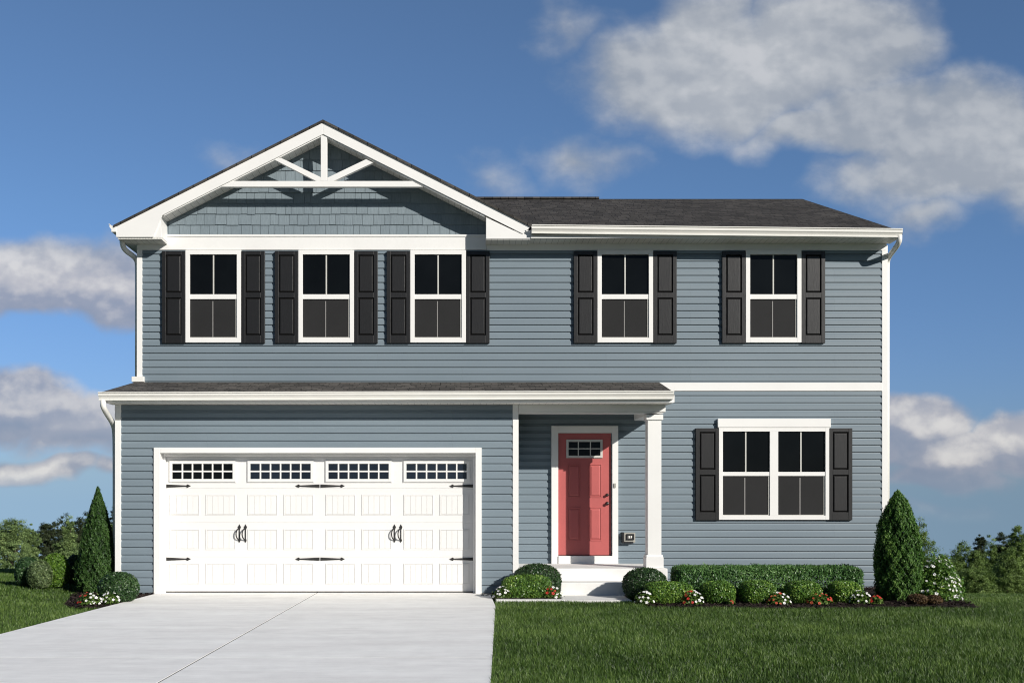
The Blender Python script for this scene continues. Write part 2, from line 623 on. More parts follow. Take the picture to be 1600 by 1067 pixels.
mb = MB()
row, zb = 0.1755, PZ(369)
xa, xb = PX(256), PX(772)
ztop = pk[1] - 0.16
r_ = 0
z = zb
while z < ztop:
    x = xa - random.random() * 0.15
    while x < xb:
        wd = random.choice((0.10, 0.13, 0.155, 0.155, 0.18, 0.2))
        jit = random.uniform(-0.004, 0.004)
        x1 = x + wd - 0.005
        n = len(mb.v)
        th, tp = 0.030 + random.uniform(0, 0.004), 0.012
        zt = z + row + 0.03
        mb.v += [(x, 0, z + jit), (x1, 0, z + jit), (x1, -th, z + jit), (x, -th, z + jit), (x, 0, zt), (x1, 0, zt), (x1, -tp, zt), (x, -tp, zt)]
        mb.f += [tuple(n + i for i in q) for q in ((3, 2, 6, 7), (0, 1, 2, 3), (0, 3, 7, 4), (1, 5, 6, 2), (4, 7, 6, 5))]
        x += wd
    z += row
me = bpy.data.meshes.new('shingle_wall')
off = top_loc(house)
me.from_pydata([(a - off.x, b - off.y, c - off.z) for a, b, c in mb.v], [], mb.f)
bm = bmesh.new()
bm.from_mesh(me)
for sgn in (-1, 1):
    co = Vector((pk[0] - off.x, 0, pk[1] - 0.15))
    no = Vector((sgn * 0.503, 0, 1)).normalized()
    bmesh.ops.bisect_plane(bm, geom=bm.verts[:] + bm.edges[:] + bm.faces[:], plane_co=co, plane_no=no, clear_outer=True)
bmesh.ops.bisect_plane(bm, geom=bm.verts[:] + bm.edges[:] + bm.faces[:], plane_co=(xa - off.x, 0, 0), plane_no=(-1, 0, 0), clear_outer=True)
bmesh.ops.bisect_plane(bm, geom=bm.verts[:] + bm.edges[:] + bm.faces[:], plane_co=(xb - off.x, 0, 0), plane_no=(1, 0, 0), clear_outer=True)
bm.to_mesh(me)
bm.free()
me.materials.append(M['shake'])
o = bpy.data.objects.new('shingle_wall', me)
C.objects.link(o)
o.parent = house
mb = MB().prism_xz([(xa, zb), (xb, zb), (xb, rake_z(xb, .17)), (pk[0], pk[1] - .17), (xa, rake_z(xa, .17))], -0.008, 0.05)
mb.build('gable_backing', M['siding'], house)

# corner boards
for x0, x1, y, z0, z1 in ((PX(214.5), PX(223), 0.0, PZ(596), PZ(384)), (PX(1377), PX(1386), 0.0, -0.35, PZ(384)),
                          (PX(180.5, YG), PX(190, YG), YG, -0.25, PZ(631, YG)), (PX(801, YG), PX(810, YG), YG, -0.25, PZ(631, YG))):
    MB().box(x0, x1, y - 0.032, y + 0.09, z0, z1).build('corner_board', M['white'], house, 0.004)
# roof-to-wall flashing block at the foot of the upper left corner board
MB().box(PX(208), PX(227), -0.09, 0.03, PZ(597.5), PZ(589)).build('flashing', M['gutter'], house, 0.006)
# frieze boards and the band between the storeys
MB().box(PX(216), PX(760), -0.045, 0.02, ZFR, PZ(368)).box(PX(216), PX(760), -0.058, -0.0455, PZ(371.5), PZ(368) + 0.002).build('frieze_board', M['white'], house, 0.003)
MB().box(PX(760) + 0.002, PX(1384), -0.038, 0.02, PZ(392), PZ(380)).build('frieze_board', M['white'], house, 0.003)
MB().box(PX(1000), PX(1377), -0.040, 0.0, PZ(611), PZ(598)).build('band_board', M['white'], house, 0.003)

# ---- gable rake boards, return box, pork-chop return
P_ = lambda px, py, Y=YGB: (PX(px, Y), PZ(py, Y))
mb = MB()
mb.prism_xz([P_(181.5, 352.8), (pk[0], pk[1]), P_(505, 210.5), P_(254, 337), P_(240, 371), P_(182, 371)], YGB - 0.02, YGB)
mb.build('rake_board', M['white'], house, 0.003)
mb = MB()
mb.prism_xz([(pk[0] + 0.0005, pk[1]), P_(830.5, 353.5), P_(817, 366), P_(505.05, 210.5)], YGB - 0.02, YGB)
mb.build('rake_board', M['white'], house, 0.003)
mb = MB()
mb.prism_xz([P_(186, 357), P_(251, 338.5), P_(252.5, 371), P_(182.5, 371)], YGB + 0.0005, -0.03)
mb.build('return_box', M['white'], house, 0.003)
mb = MB()
mb.prism_xz([P_(759.5, 340), P_(814, 366), P_(829, 366), P_(829, 373.5), P_(759.5, 373.5)], YGB - 0.012, -0.03)
mb.build('return_box', M['white'], house, 0.003)
# second, inner trim strip of the rakes
mb = MB()
for sg in (-1, 1):
    x0 = pk[0]
    x1 = PX(256, YGB) if sg < 0 else PX(757, YGB)
    d0, d1 = 0.172, 0.200
    mb.prism_xz([(x0, pk[1] - d0), (x1, rake_z(x1, d0)), (x1, rake_z(x1, d1)), (x0, pk[1] - d1)], YGB + 0.004, YGB + 0.04)
mb.build('rake_trim', M['white'], house)
# soffit of the gable
mb = MB()
for sg in (-1, 1):
    x0 = pk[0]
    x1 = PX(246, YGB) if sg < 0 else PX(768, YGB)
    mb.prism_xz([(x0, pk[1] - 0.155), (x1, rake_z(x1, 0.155)), (x1, rake_z(x1, 0.178)), (x0, pk[1] - 0.178)], YGB + 0.042, -0.036)
mb.build('soffit', M['soffit'], house)
# left box soffit and main soffit
ZS = 5.556
MB().box(PX(184, YGB), PX(252, YGB), YGB + 0.004, -0.05, ZS - 0.012, ZS + 0.02).build('soffit', M['soffit'], house)
MB().box(PX(184, YGB), XL - 0.03, -0.03, YB + 0.3, ZS - 0.012, ZS + 0.02).build('soffit', M['soffit'], house)
MB().box(PX(829, YGB) + .001, 6.95, YGB + 0.0, -0.036, ZS - 0.001, ZS + 0.02).box(PX(759.5, YGB), PX(829, YGB), YGB + 0.0, -0.036, ZS - 0.021, ZS - 0.0015).build('soffit', M['soffit'], house)

# ---- decorative gable truss
tr = MB().box(PX(345, YGB), PX(659, YGB), YGB - 0.006, YGB + 0.05, PZ(292, YGB), PZ(283, YGB))
YT0, YT1 = YGB + 0.001, YGB + 0.075
truss = MB().prism_xz([P_(343, 292), P_(661, 292), P_(644, 283), P_(362, 283)], YT0, YT1).build('gable_truss', M['white'], house, 0.003)
MB().prism_xz([P_(501.2, 283.2), P_(511, 283.2), P_(511, 212), P_(501.2, 212)], YT0 - 0.003, YT1 - 0.003).build('king_post', M['white'], truss, 0.003)
MB().prism_xz([P_(427, 249), P_(439, 247), P_(501, 277), P_(501, 283.2), P_(494, 283.2)], YT0 - 0.001, YT1 - 0.001).build('brace', M['white'], truss, 0.003)
MB().prism_xz([P_(583, 254.5), P_(572, 249), P_(511.2, 278), P_(511.2, 283.2), P_(521, 283.2)], YT0 - 0.001, YT1 - 0.001).build('brace', M['white'], truss, 0.003)

# ---- roofs
def main_z(y):
    return 5.8245 + 0.382 * y


YR = 4.56
yf = -0.47
th = 0.05
prof = [(yf, main_z(yf)), (YR, main_z(YR)), (YB + 0.47, main_z(yf)), (YB + 0.47, main_z(yf) - th), (YR, main_z(YR) - th - 0.01), (yf, main_z(yf) - th)]
mb = MB().extrude_x(prof, PX(830.5, YGB), 6.975)
yl = 0.06                              # left of that the front gable takes over
mb.extrude_x([(yl, main_z(yl)), (YR, main_z(YR)), (YB + 0.47, main_z(yf)), (YB + 0.47, main_z(yf) - th), (YR, main_z(YR) - th - 0.01), (yl, main_z(yl) - th)], -5.45, PX(830.5, YGB) - 0.0005)
mb.build('main_roof', M['shingle'], house)
MB().extrude_x([(YR - 0.14, main_z(YR) - 0.03), (YR - 0.12, main_z(YR) + 0.012), (YR, main_z(YR) + 0.045), (YR + 0.12, main_z(YR) + 0.012), (YR + 0.14, main_z(YR) - 0.03)],
               -4.0, PX(935, YR)).build('ridge_vent', M['shingle'], house)
# gable roof: two slopes running back into the main roof
gz = pk[1] + 0.04
mb = MB()
for sg in (-1, 1):
    xe = pk[0] + sg * (3.315 if sg < 0 else 3.30)
    ze = gz - 0.503 * abs(xe - pk[0])
    ybk = (gz - 5.8245) / 0.382
    yev = (ze - 5.8245) / 0.382
    top = [(pk[0], YGB - 0.045, gz), (xe, YGB - 0.045, ze), (xe, max(yev, YGB), ze), (pk[0], ybk, gz)]
    n = len(mb.v)
    mb.v += top + [(a, b, c - 0.038) for a, b, c in top]
    q = ((0, 1, 2, 3), (7, 6, 5, 4), (0, 4, 5, 1), (1, 5, 6, 2))
    mb.f += [tuple(n + i for i in k) for k in q]
mb.build('gable_roof', M['shingle'], house)
# drip edge under the shingles of the gable
# lower roof over garage and porch
ZL0, YE = PZ(597), -1.70
ZL1 = 2.985


def low_z(y):
    return ZL1 + (ZL0 - ZL1) * (y - YE) / (0 - YE)


prof = [(YE, low_z(YE)), (-0.012, low_z(-0.012)), (-0.012, low_z(-0.012) - 0.045), (YE, low_z(YE) - 0.045)]
mb = MB().extrude_x(prof, -5.285, 3.128)
mb.v = [(x + (0.085 if x > 3 and y > -0.5 else 0), y, z) for x, y, z in mb.v]
mb.build('porch_roof', M['shingle_low'], house)
# flashing line where the lower roof meets the wall
# rafters box / end panels so the roof edge is closed on both sides
for x0, x1 in ((-5.262, -5.24), (3.125, 3.148)):
    MB().extrude_x([(-1.62, 2.845), (-1.62, low_z(-1.62) - 0.047), (-0.03, low_z(-0.03) - 0.047), (-0.03, low_z(-.03) - 0.2), (-1.2, 2.845)], x0, x1).build('rake_board', M['white'], house)
# lower fascia, soffit
MB().box(-5.262, 3.125, -1.625, -1.60, 2.838, 2.94).build('fascia', M['white'], house, 0.003)
MB().box(-5.24, PX(808, YG), -1.5995, YG - 0.024, 2.842, 2.862).build('soffit', M['soffit'], house)
MB().box(PX(808, YG) + .001, 3.12, -1.5995, -0.03, 2.843, 2.863).build('soffit', M['soffit'], house)
# main fascia
MB().extrude_x([(-0.425, ZS - 0.004), (-0.4, ZS - 0.004), (-0.4, ZS + 0.13), (-0.425, ZS + 0.13)], PX(829, YGB) + 0.002, 6.95).box(PX(800, YGB), PX(829, YGB) + .001, -0.396, -0.375, ZS + 0.03, ZS + 0.13).build('fascia', M['white'], house, 0.002)
for xx, s in ((-5.44, 1), (6.952, -1)):
    MB().extrude_x([(-0.40, main_z(-0.40) - th - 0.003), (YR, main_z(YR) - th - 0.012), (YB + 0.4, main_z(-0.4) - th - 0.003), (YB + 0.4, main_z(-0.4) - th - 0.13),
                    (YR, main_z(YR) - th - 0.17), (-0.40, ZS + 0.0)], min(xx, xx + s * 0.02), max(xx, xx + s * 0.02)).build('rake_board', M['white'], house)

# ---- K-style gutters
def gutter_profile(yb, zb, h=0.118, d=0.112):
    k = d / 0.112
    return [(yb, zb), (yb - 0.070 * k, zb), (yb - 0.072 * k, zb + 0.016), (yb - 0.064 * k, zb + 0.020), (yb - 0.068 * k, zb + 0.030),
            (yb - 0.082 * k, zb + 0.055), (yb - 0.098 * k, zb + 0.072), (yb - 0.100 * k, zb + h - 0.024), (yb - 0.092 * k, zb + h - 0.020),
            (yb - 0.094 * k, zb + h - 0.015), (yb - 0.112 * k, zb + h - 0.012), (yb - 0.112 * k, zb + h), (yb - 0.098 * k, zb + h),
            (yb - 0.090 * k, zb + h - 0.03), (yb - 0.008, zb + h - 0.03), (yb - 0.008, zb + h), (yb, zb + h)]


YM = -0.426
zA, zB = PZ(350.8, YM - .11), PZ(357.0, YM - .11)
MB().extrude_x(gutter_profile(YM, zA - 0.13, 0.13), PX(831, YM - .1), PX(1410.5, YM - .1), zB - zA).build('gutter', M['gutter'], house)
MB().extrude_x(gutter_profile(-1.626, 2.868, 0.118), PX(153, -1.73), PX(1053.5, -1.73), 0.02).build('gutter', M['gutter'], house)
# gutter on the left eave, seen end on
pr = [(-(a - 0.0), b) for a, b in gutter_profile(0, 0, 0.125)]
xg = PX(181.8, YGB)
zg = PZ(352, YGB) - 0.112
MB().extrude_y([(xg - a, zg + b) for a, b in pr], YGB - 0.03, 0.15).build('gutter', M['gutter'], house)

# ---- downspouts
def spout(pts, parent=house):
    P = [Vector(p) for p in pts]
    out = [P[0]]
    for a, b, c in zip(P, P[1:], P[2:]):
        for t in (0.0, 0.25, 0.5, 0.75, 1.0):
            p0 = b.lerp(a, 0.38); p2 = b.lerp(c, 0.38)
            out.append(p0.lerp(b, t).lerp(b.lerp(p2, t), t))
    out.append(P[-1])
    return MB().tube(out, 0.042, 12).build('downspout', M['gutter'], parent, smooth=True)


yd = YM - 0.045
spout([(PX(1405.5, yd), yd, PZ(368, yd)), (PX(1405, yd), yd, PZ(380, yd)), (XR + 0.055, 0.10, PZ(404, 0.1)), (XR + 0.055, 0.12, PZ(420, 0.1)), (XR + 0.055, 0.12, 0.05)])
yd = -1.67
spout([(PX(161, yd), yd, PZ(625, yd)), (PX(161, yd), yd, PZ(637, yd)), (XL - 0.06, -1.05, PZ(664, -1.05)), (XL - 0.06, -1.0, PZ(690, -1.0)), (XL - 0.06, -1.0, 0.05)])
yd = -0.15
spout([(PX(190, yd) , yd, PZ(366, yd)), (PX(192, yd), yd, PZ(389, yd)), (XL - 0.06, 0.12, PZ(404, 0.1)), (XL - 0.06, 0.14, PZ(425, 0.1)), (XL - 0.06, 0.14, 3.4)])

# ---- upper windows (one built, four copied)
def make_window():
    W, H = 86.5 / F * D, 143.5 / F * D
    s = F / D
    Wb = MB()
    x0, x1 = -W / 2, W / 2
    z1 = H
    lx0, lx1 = x0 + 7.2 / s, x1 - 5.6 / s
    # outer frame
    fr = 6.6 / s
    Wb.frame(x0, x1, 0, z1, fr, -0.050, 0.0, 7.2 / s)
    # inner sash strips and the meeting rail
    zr0, zr1 = H - 76.0 / s, H - 68.5 / s
    i0, i1 = x0 + fr, x1 - fr
    win = Wb.build('window', M['white'], house, 0.0025, loc=(0, 0, 0))
    MB().box(i0 + .001, i1 - .001, -0.040, -0.004, zr0, zr1).build('meeting_rail', M['white'], win, 0.002, loc=(0, 0, 0))
    MB().box(i0, i1, -0.018, -0.006, zr1, z1 - fr).build('pane', M['glass'], win, loc=(0, 0, 0))
    MB().box(i0, i1, -0.020, -0.006, 7.2 / s, zr0).build('screen', M['screen'], win, loc=(0, 0, 0))
    MB().box(-1.0 / s, 1.0 / s, -0.027, -0.0185, zr1, z1 - fr).build('muntin', M['muntin'], win, loc=(0, 0, 0))
    MB().box(-1.7 / s, -0.5 / s, -0.024, -0.0205, 7.2 / s, zr0 - 0.03).build('muntin', M['muntin_dim'], win, loc=(0, 0, 0))
    MB().box(i1 - 2.2 / s, i1 - .001, -0.030, -0.0205, 7.2 / s + 0.001, zr0 - .001).box(i0 + .001, i1 - 2.2 / s - .001, -0.034, -0.0205, 7.2 / s + .001, 7.2 / s + 0.012).build('screen_frame', M['muntin'], win, 0.001, loc=(0, 0, 0))
    return win


WZ0 = PZ(536)
proto = make_window()
wins = [334.7, 510.5, 684.7, 976.0, 1207.0]
for i, px in enumerate(wins):
    o = proto if i == 0 else copy_tree(proto, house)
    o.location = Vector((PX(px), -0.022, WZ0)) - house.location

# ---- shutters
def make_shutter():
    s = F / D
    W, H = 36.4 / s, 143.0 / s
    mb = MB()
    st = 6.0 / s
    x0, x1 = -W / 2, W / 2
    mb.box(x0, x0 + st, -0.050, -0.0, 0, H).box(x1 - st, x1, -0.050, 0, 0, H)
    zs = [(0, 12.2 / s), (70.5 / s, 78.5 / s), (137.2 / s, H)]
    for a, b in zs:
        mb.box(x0 + st, x1 - st, -0.0495, -0.0, a, b)
    mb.box(x0 + st, x1 - st, -0.022, -0.001, 12.2 / s, 70.5 / s).box(x0 + st, x1 - st, -0.022, -0.001, 78.5 / s, 137.2 / s)
    for a, b in ((12.2 / s, 70.5 / s), (78.5 / s, 137.2 / s)):
        mb.frustum(x0 + st + 0.006, x1 - st - 0.006, a + 0.006, b - 0.006, 0.022, -0.0225, -0.044)
    return mb.build('shutter', M['shutter'], house, 0.003, loc=(0, 0, 0))


proto = make_shutter()
spots = []
for px in wins:
    spots += [(px - 61.9, 537.0), (px + 61.9, 537.0)]
spots += [(1104.0, 812.3), (1311.2, 812.3)]
for i, (px, py) in enumerate(spots):
    o = proto if i == 0 else copy_tree(proto, house)
    o.location = Vector((PX(px), -0.0225, PZ(py))) - house.location

# ---- ground-floor double window
s = F / D
yo = -0.0225
x0, x1, z0, z1 = PX(1121.5), PX(1294), PZ(811.6), PZ(668)
mb = MB()
mb.frame(x0, x1, z0, z1, 6.4 / s, yo - 0.050, yo, 6.6 / s)
mb.box(PX(1201), PX(1214), yo - 0.049, yo, z0 + 6.6 / s, z1 - 6.4 / s)
win = mb.build('window', M['white'], house, 0.0025)
MB().box(PX(1120), PX(1295.5), yo - 0.062, yo, z1 + .0005, PZ(654.5)).build('header_board', M['white'], win, 0.003)
for a, b, mu in ((1127.9, 1201, 1164), (1214, 1287.6, 1250)):
    xa_, xb_ = PX(a) + .001, PX(b) - .001
    zr0, zr1 = PZ(743.5), PZ(737.2)
    MB().box(xa_, xb_, yo - 0.040, yo - .004, zr0, zr1).build('meeting_rail', M['white'], win, 0.002)
    MB().box(xa_, xb_, yo - .018, yo - .006, zr1, z1 - 6.4 / s).build('pane', M['glass'], win)
    MB().box(xa_, xb_, yo - .020, yo - .006, z0 + 6.6 / s, zr0).build('screen', M['screen'], win)
    MB().box(PX(mu - 1.0), PX(mu + 1.0), yo - .027, yo - .0185, zr1, z1 - 6.4 / s).build('muntin', M['muntin'], win)
    MB().box(PX(mu - 2.1), PX(mu - 0.7), yo - .024, yo - .0205, z0 + 6.6 / s, zr0 - 0.03).build('muntin', M['muntin_dim'], win)
    MB().box(xb_ - 2.2 / s, xb_ - .001, yo - .030, yo - .0205, z0 + 6.6 / s + .001, zr0 - .001).box(xa_ + .001, xb_ - 2.2 / s - .001, yo - .034, yo - .0205, z0 + 6.6 / s + .001, z0 + 6.6 / s + .012).build('screen_frame', M['muntin'], win, 0.001)

# ---- garage door
YC = YG - 0.050                    # casing front
YD = YC + 0.22                     # door face
gx0, gx1, gzt = PX(240, YC), PX(752.5, YC), PZ(699, YC)
ix0, ix1, izt = PX(250, YC), PX(743, YC), PZ(707.5, YC)
mb = MB()
mb.box(gx0, ix0, YC, YD + 0.03, -0.02, gzt).box(ix1, gx1, YC, YD + 0.03, -0.02, gzt).box(ix0, ix1, YC, YD + 0.03, izt, gzt)
gcas = mb.build('garage_casing', M['white'], house, 0.004)
# stop moulding inside the reveal
MB().box(ix0 + .001, ix0 + 0.035, YD - 0.06, YD - 0.012, 0.0, izt - .05).box(ix1 - 0.035, ix1 - .001, YD - 0.06, YD - 0.012, 0.0, izt - .05).box(ix0 + .001, ix1 - .001, YD - 0.07, YD - 0.012, izt - 0.045, izt - .001).build('stop_moulding', M['white'], gcas, 0.006)
mb = MB()
rows = [PZ(v, YD) for v in (704.5, 763, 816.3, 869.8, 923.8)]
for a, b in zip(rows[1:], rows[:-1]):
    mb.box(ix0 + .002, ix1 - .002, YD, YD + 0.04, a + 0.003, b - 0.003)
mb.box(ix0 + .002, ix1 - .002, YD + 0.006, YD + 0.03, rows[-1] + .01, rows[0] - .01)
cx = [316.8, 438.6, 560.4, 682.2]
for (ya, yb_) in ((772.5, 804.8), (826.3, 858.5), (879.8, 912)):
    za, zb_ = PZ(yb_, YD), PZ(ya, YD)
    for c in cx:
        for dx in (-28.2, 28.2):
            xa_, xb_ = PX(c + dx - 23.3, YD), PX(c + dx + 23.3, YD)
            mb.frame(xa_, xb_, za, zb_, 0.014, YD - 0.008, YD + .001)
            k = 5
            ww = (xb_ - xa_ - 0.036) / k
            for i in range(k):
                u = xa_ + 0.018 + i * ww
                mb.box(u + 0.0016, u + ww - 0.0016, YD - 0.006, YD + .001, za + 0.018, zb_ - 0.018)
gd = mb.build('garage_door', M['garage'], house, 0.002)
for c in cx:
    xa_, xb_, za, zb_ = PX(c - 51.5, YD), PX(c + 51.5, YD), PZ(752.5, YD), PZ(720, YD)
    mb = MB().frame(xa_, xb_, za, zb_, 4.4 / 102, YD - 0.024, YD - .0005).frame(xa_ - .012, xb_ + .012, za - .012, zb_ + .012, 0.012, YD - .010, YD - .0005)
    gxa, gxb, gza, gzb = xa_ + 4.4 / 102, xb_ - 4.4 / 102, za + 4.4 / 102, zb_ - 4.4 / 102
    bw = 2.3 / 102
    for i in range(1, 6):
        u = gxa + (gxb - gxa) * i / 6
        mb.box(u - bw / 2, u + bw / 2, YD - 0.019, YD - .004, gza, gzb)
    mb.box(gxa, gxb, YD - 0.0185, YD - .004, (gza + gzb) / 2 - bw / 2, (gza + gzb) / 2 + bw / 2)
    gw = mb.build('garage_window', M['garage'], gd, 0.0015)
    MB().box(gxa, gxb, YD - 0.010, YD - .003, gza, gzb).build('garage_pane', M['glass'] if c == cx[0] else M['garage_glass'], gd)
MB().box(ix0 + .002, ix1 - .002, YD - .004, YD + .03, 0.004, rows[-1] - .001).build('bottom_seal', M['rubber'], gd)


def make_hinge():
    pts = [(0, 0.024), (0.30, 0.009), (0.315, 0.026), (0.335, 0.018), (0.37, 0.0)]
    poly = pts + [(x, -z) for x, z in reversed(pts[:-1])]
    return MB().prism_xz(poly, -0.012, -0.001).build('strap_hinge', M['iron'], gd, 0.002, loc=(0, 0, 0))


hp = make_hinge()
first = True
for yy in (759, 873):
    for px, fl in ((260.5, 1), (499.4, -1), (501.0, 1), (740, -1)):
        o = hp if first else copy_tree(hp, gd)
        first = False
        o.location = Vector((PX(px, YD), YD - 0.0005, PZ(yy, YD))) - house.location
        o.rotation_euler = (0, 0, 0) if fl > 0 else (0, math.pi, 0)


def make_handle():
    mb = MB()
    spade = [(-0.014, 0), (0.014, 0), (0.017, 0.02), (0.024, 0.035), (0.010, 0.052), (0, 0.075), (-0.010, 0.052), (-0.024, 0.035), (-0.017, 0.02)]
    mb.prism_xz([(x, z + 0.075) for x, z in spade], -0.012, -0.001)
    mb.prism_xz([(x * 0.8, -0.075 - z * 0.75) for x, z in spade], -0.012, -0.001)
    mb.prism_xz([(-0.007, -0.08), (0.007, -0.08), (0.007, 0.08), (-0.007, 0.08)], -0.0115, -0.0015)
    arc = [(-0.042 * math.sin(t), -0.014 - 0.045 * math.sin(t), 0.085 * math.cos(t)) for t in np.linspace(0, math.pi, 11)]
    mb.tube(arc, 0.0095, 8)
    return mb.build('pull_handle', M['iron'], gd, loc=(0, 0, 0))


hp = make_handle()
for i, px in enumerate((374.3, 383.8, 616.5, 626.5)):
    o = hp if i == 0 else copy_tree(hp, gd)
    o.location = Vector((PX(px, YD), YD - 0.0005, PZ(834, YD))) - house.location

# ---- front door
yc = -0.085                        # casing face
ydoor = -0.030
cx0, cx1, czt, czb = PX(861.6, yc), PX(966, yc), PZ(665.3, yc), PZ(884, yc)
dx0, dx1, dzt, dzb = PX(871.8, ydoor), PX(956, ydoor), PZ(676.5, ydoor), PZ(867.5, ydoor)
mb = MB()
mb.box(cx0, dx0, yc, 0, czb, czt).box(dx1, cx1, yc, 0, czb, czt).box(dx0, dx1, yc, 0, dzt, czt)
fcas = mb.build('door_casing', M['white'], house, 0.004)
MB().box(dx0 + .0005, dx1 - .0005, yc - 0.02, 0, czb, dzb - 0.004).build('door_sill', M['white'], fcas, 0.004)
MB().box(dx0 + .001, dx1 - .001, ydoor - 0.02, ydoor + .02, dzb - .0035, dzb + .004).build('threshold', M['rubber'], fcas)
mb = MB().box(dx0 + 0.001, dx1 - 0.016, ydoor, ydoor + 0.03, dzb + .0045, dzt - .003)
for (xa_, xb_) in ((886.8, 907.2), (920, 940.3)):
    for (ya, yb_) in ((724.8, 777), (792.5, 844.5)):
        a, b, c, d = PX(xa_, ydoor), PX(xb_, ydoor), PZ(yb_, ydoor), PZ(ya, ydoor)
        mb.frame(a, b, c, d, 0.016, ydoor - 0.010, ydoor + .001)
        mb.frustum(a + 0.022, b - 0.022, c + 0.022, d - 0.022, 0.022, ydoor - .0002, ydoor - 0.013)
fd = mb.build('front_door', M['red'], house, 0.0035)
a, b, c, d = PX(884.6, ydoor), PX(941.4, ydoor), PZ(715.3, ydoor), PZ(686.6, ydoor)
mb = MB().frame(a, b, c, d, 3.6 / s, ydoor - .022, ydoor - .0005)
for t in (1 / 3, 2 / 3):
    u = a + (b - a) * t
    mb.box(u - .008, u + .008, ydoor - .014, ydoor - .004, c + .03, d - .03)
u = (c + d) / 2
mb.box(a + .03, b - .03, ydoor - .0135, ydoor - .004, u - .008, u + .008)
mb.build('door_window', M['muntin'], fd, 0.002)
MB().box(a + .03, b - .03, ydoor - .009, ydoor - .003, c + .03, d - .03).build('door_pane', M['glass'], fd)
for zz, nm, r in ((773, 'deadbolt', 0.026), (786.3, 'door_knob', 0.030)):
    MB().lathe_y(PX(948.6, ydoor), PZ(zz, ydoor), [(ydoor, r), (ydoor - .008, r), (ydoor - .012, r * .6), (ydoor - .03, r * .5), (ydoor - .04, r * .85), (ydoor - .055, r * .8), (ydoor - .062, r * .4)], 20).build(nm, M['nickel'], fd, smooth=True)
MB().box(PX(959, yc), PX(962.3, yc), yc - .018, yc - .0005, PZ(761.6, yc), PZ(754.8, yc)).build('doorbell', M['plastic'], house, 0.003)
# weatherproof outlet box on the wall
mb = MB().box(PX(974), PX(991.5), -0.075, -0.02, PZ(847), PZ(831.5))
ob = mb.build('outlet_box', M['plastic'], house, 0.006)
MB().frame(PX(977.5), PX(989.5), PZ(843), PZ(833.5), 0.022, -0.095, -0.076).build('outlet_cover', M['black'], ob, 0.004)
MB().box(PX(970.5), PX(973.5), -0.12, -0.022, PZ(847.5), PZ(831)).box(PX(974), PX(988), -.10, -.0755, PZ(848), PZ(845.5)).build('outlet_lid', M['black'], ob, 0.004)
for u_ in (981, 984.6):
    MB().box(PX(u_), PX(u_ + 1.6), -.084, -.0755, PZ(840), PZ(836.5)).build('socket', M['white'], ob)

# ---- porch beam and column
yb0, yb1 = YG - 0.05, YG + 0.15
zt, zbm = 2.843, PZ(645.5, yb0)
MB().box(PX(810.2, YG), PX(1040, yb0), yb0, yb1, zbm + 0.02, zt).box(PX(810.2, YG), PX(1037, yb0), yb0 + 0.02, yb1 - 0.02, zbm, zbm + 0.0195).build('porch_beam', M['white'], house, 0.004)
MB().box(PX(1011, yb0), PX(1036, yb0), yb1 + .001, -0.03, zbm - 0.02, zt - .001).build('porch_beam', M['white'], house, 0.004)
MB().box(PX(810) + 0.02, PX(1011, yb0) - .001, yb1 + .001, -0.03, zt - 0.03, zt - .001).build('porch_ceiling', M['soffit'], house)
ccx, ccy = (PX(1012, yb0) + PX(1033.5, yb0)) / 2, YG + 0.055
hw = (PX(1033.5, yb0) - PX(1012, yb0)) / 2
SLAB = 0.385
zc0, zc1 = PZ(868, yb0), PZ(656, yb0)
col = MB().box(ccx - hw, ccx + hw, ccy - hw, ccy + hw, zc0, zc1 + .01).build('porch_column', M['white'], house, 0.006)
MB().box(ccx - hw * 1.27, ccx + hw * 1.27, ccy - hw * 1.27, ccy + hw * 1.27, SLAB + .001, zc0 - 0.02).extrude_x([(ccy - hw * 1.27, zc0 - .0195), (ccy - hw * 1.01, zc0 + .015), (ccy + hw * 1.01, zc0 + .015), (ccy + hw * 1.27, zc0 - .0195)], ccx - hw * 1.2, ccx + hw * 1.2).build('column_base', M['white'], col, 0.005)
MB().box(ccx - hw * 1.22, ccx + hw * 1.22, ccy - hw * 1.22, ccy + hw * 1.22, zc1, zbm - .021).build('capital', M['white'], col, 0.005)

# ------------------------------------------------------------------ steps
st = empty('front_steps', (2.0, -1.0, 0), 'pale concrete landing and step below the red front door', 'steps')
MB().box(XGR + 0.0, PX(1043, -1.32), -1.33, -0.026, -0.25, SLAB).build('landing', M['step'], st, 0.012)
MB().box(PX(876, -1.68), PX(977, -1.68), -1.68, -1.3305, -0.25, 0.20).build('step', M['step'], st, 0.012)

# ------------------------------------------------------------------ setting
def ground_z(X, Y):
    t = np.clip((X + 2.0) / 7.0, 0, 1)
    t = t * t * (3 - 2 * t)
    yc_ = 3.6 * (1 - t) + (-1.1) * t
    s_ = 0.074 * (1 - t) + 0.090 * t
    d = Y - yc_
    sp = 0.7 * np.log1p(np.exp(np.clip(d / 0.7, -40, 40)))
    sp = np.where(d / 0.7 > 40, d, sp)
    r = np.clip((-5.5 - X) / 1.4, 0, 1)
    return -0.030 - s_ * sp + 0.10 * r * r * (3 - 2 * r)


def grid_mesh(name, xs, ys, mat, zf):
    X, Y = np.meshgrid(xs, ys)
    Z = zf(X, Y)
    V = np.stack([X, Y, Z], -1).reshape(-1, 3)
    nx, ny = len(xs), len(ys)
    i = np.arange(nx * ny).reshape(ny, nx)
    Q = np.stack([i[:-1, :-1], i[:-1, 1:], i[1:, 1:], i[1:, :-1]], -1).reshape(-1, 4)
    return np_mesh(name, V, Q, mat)


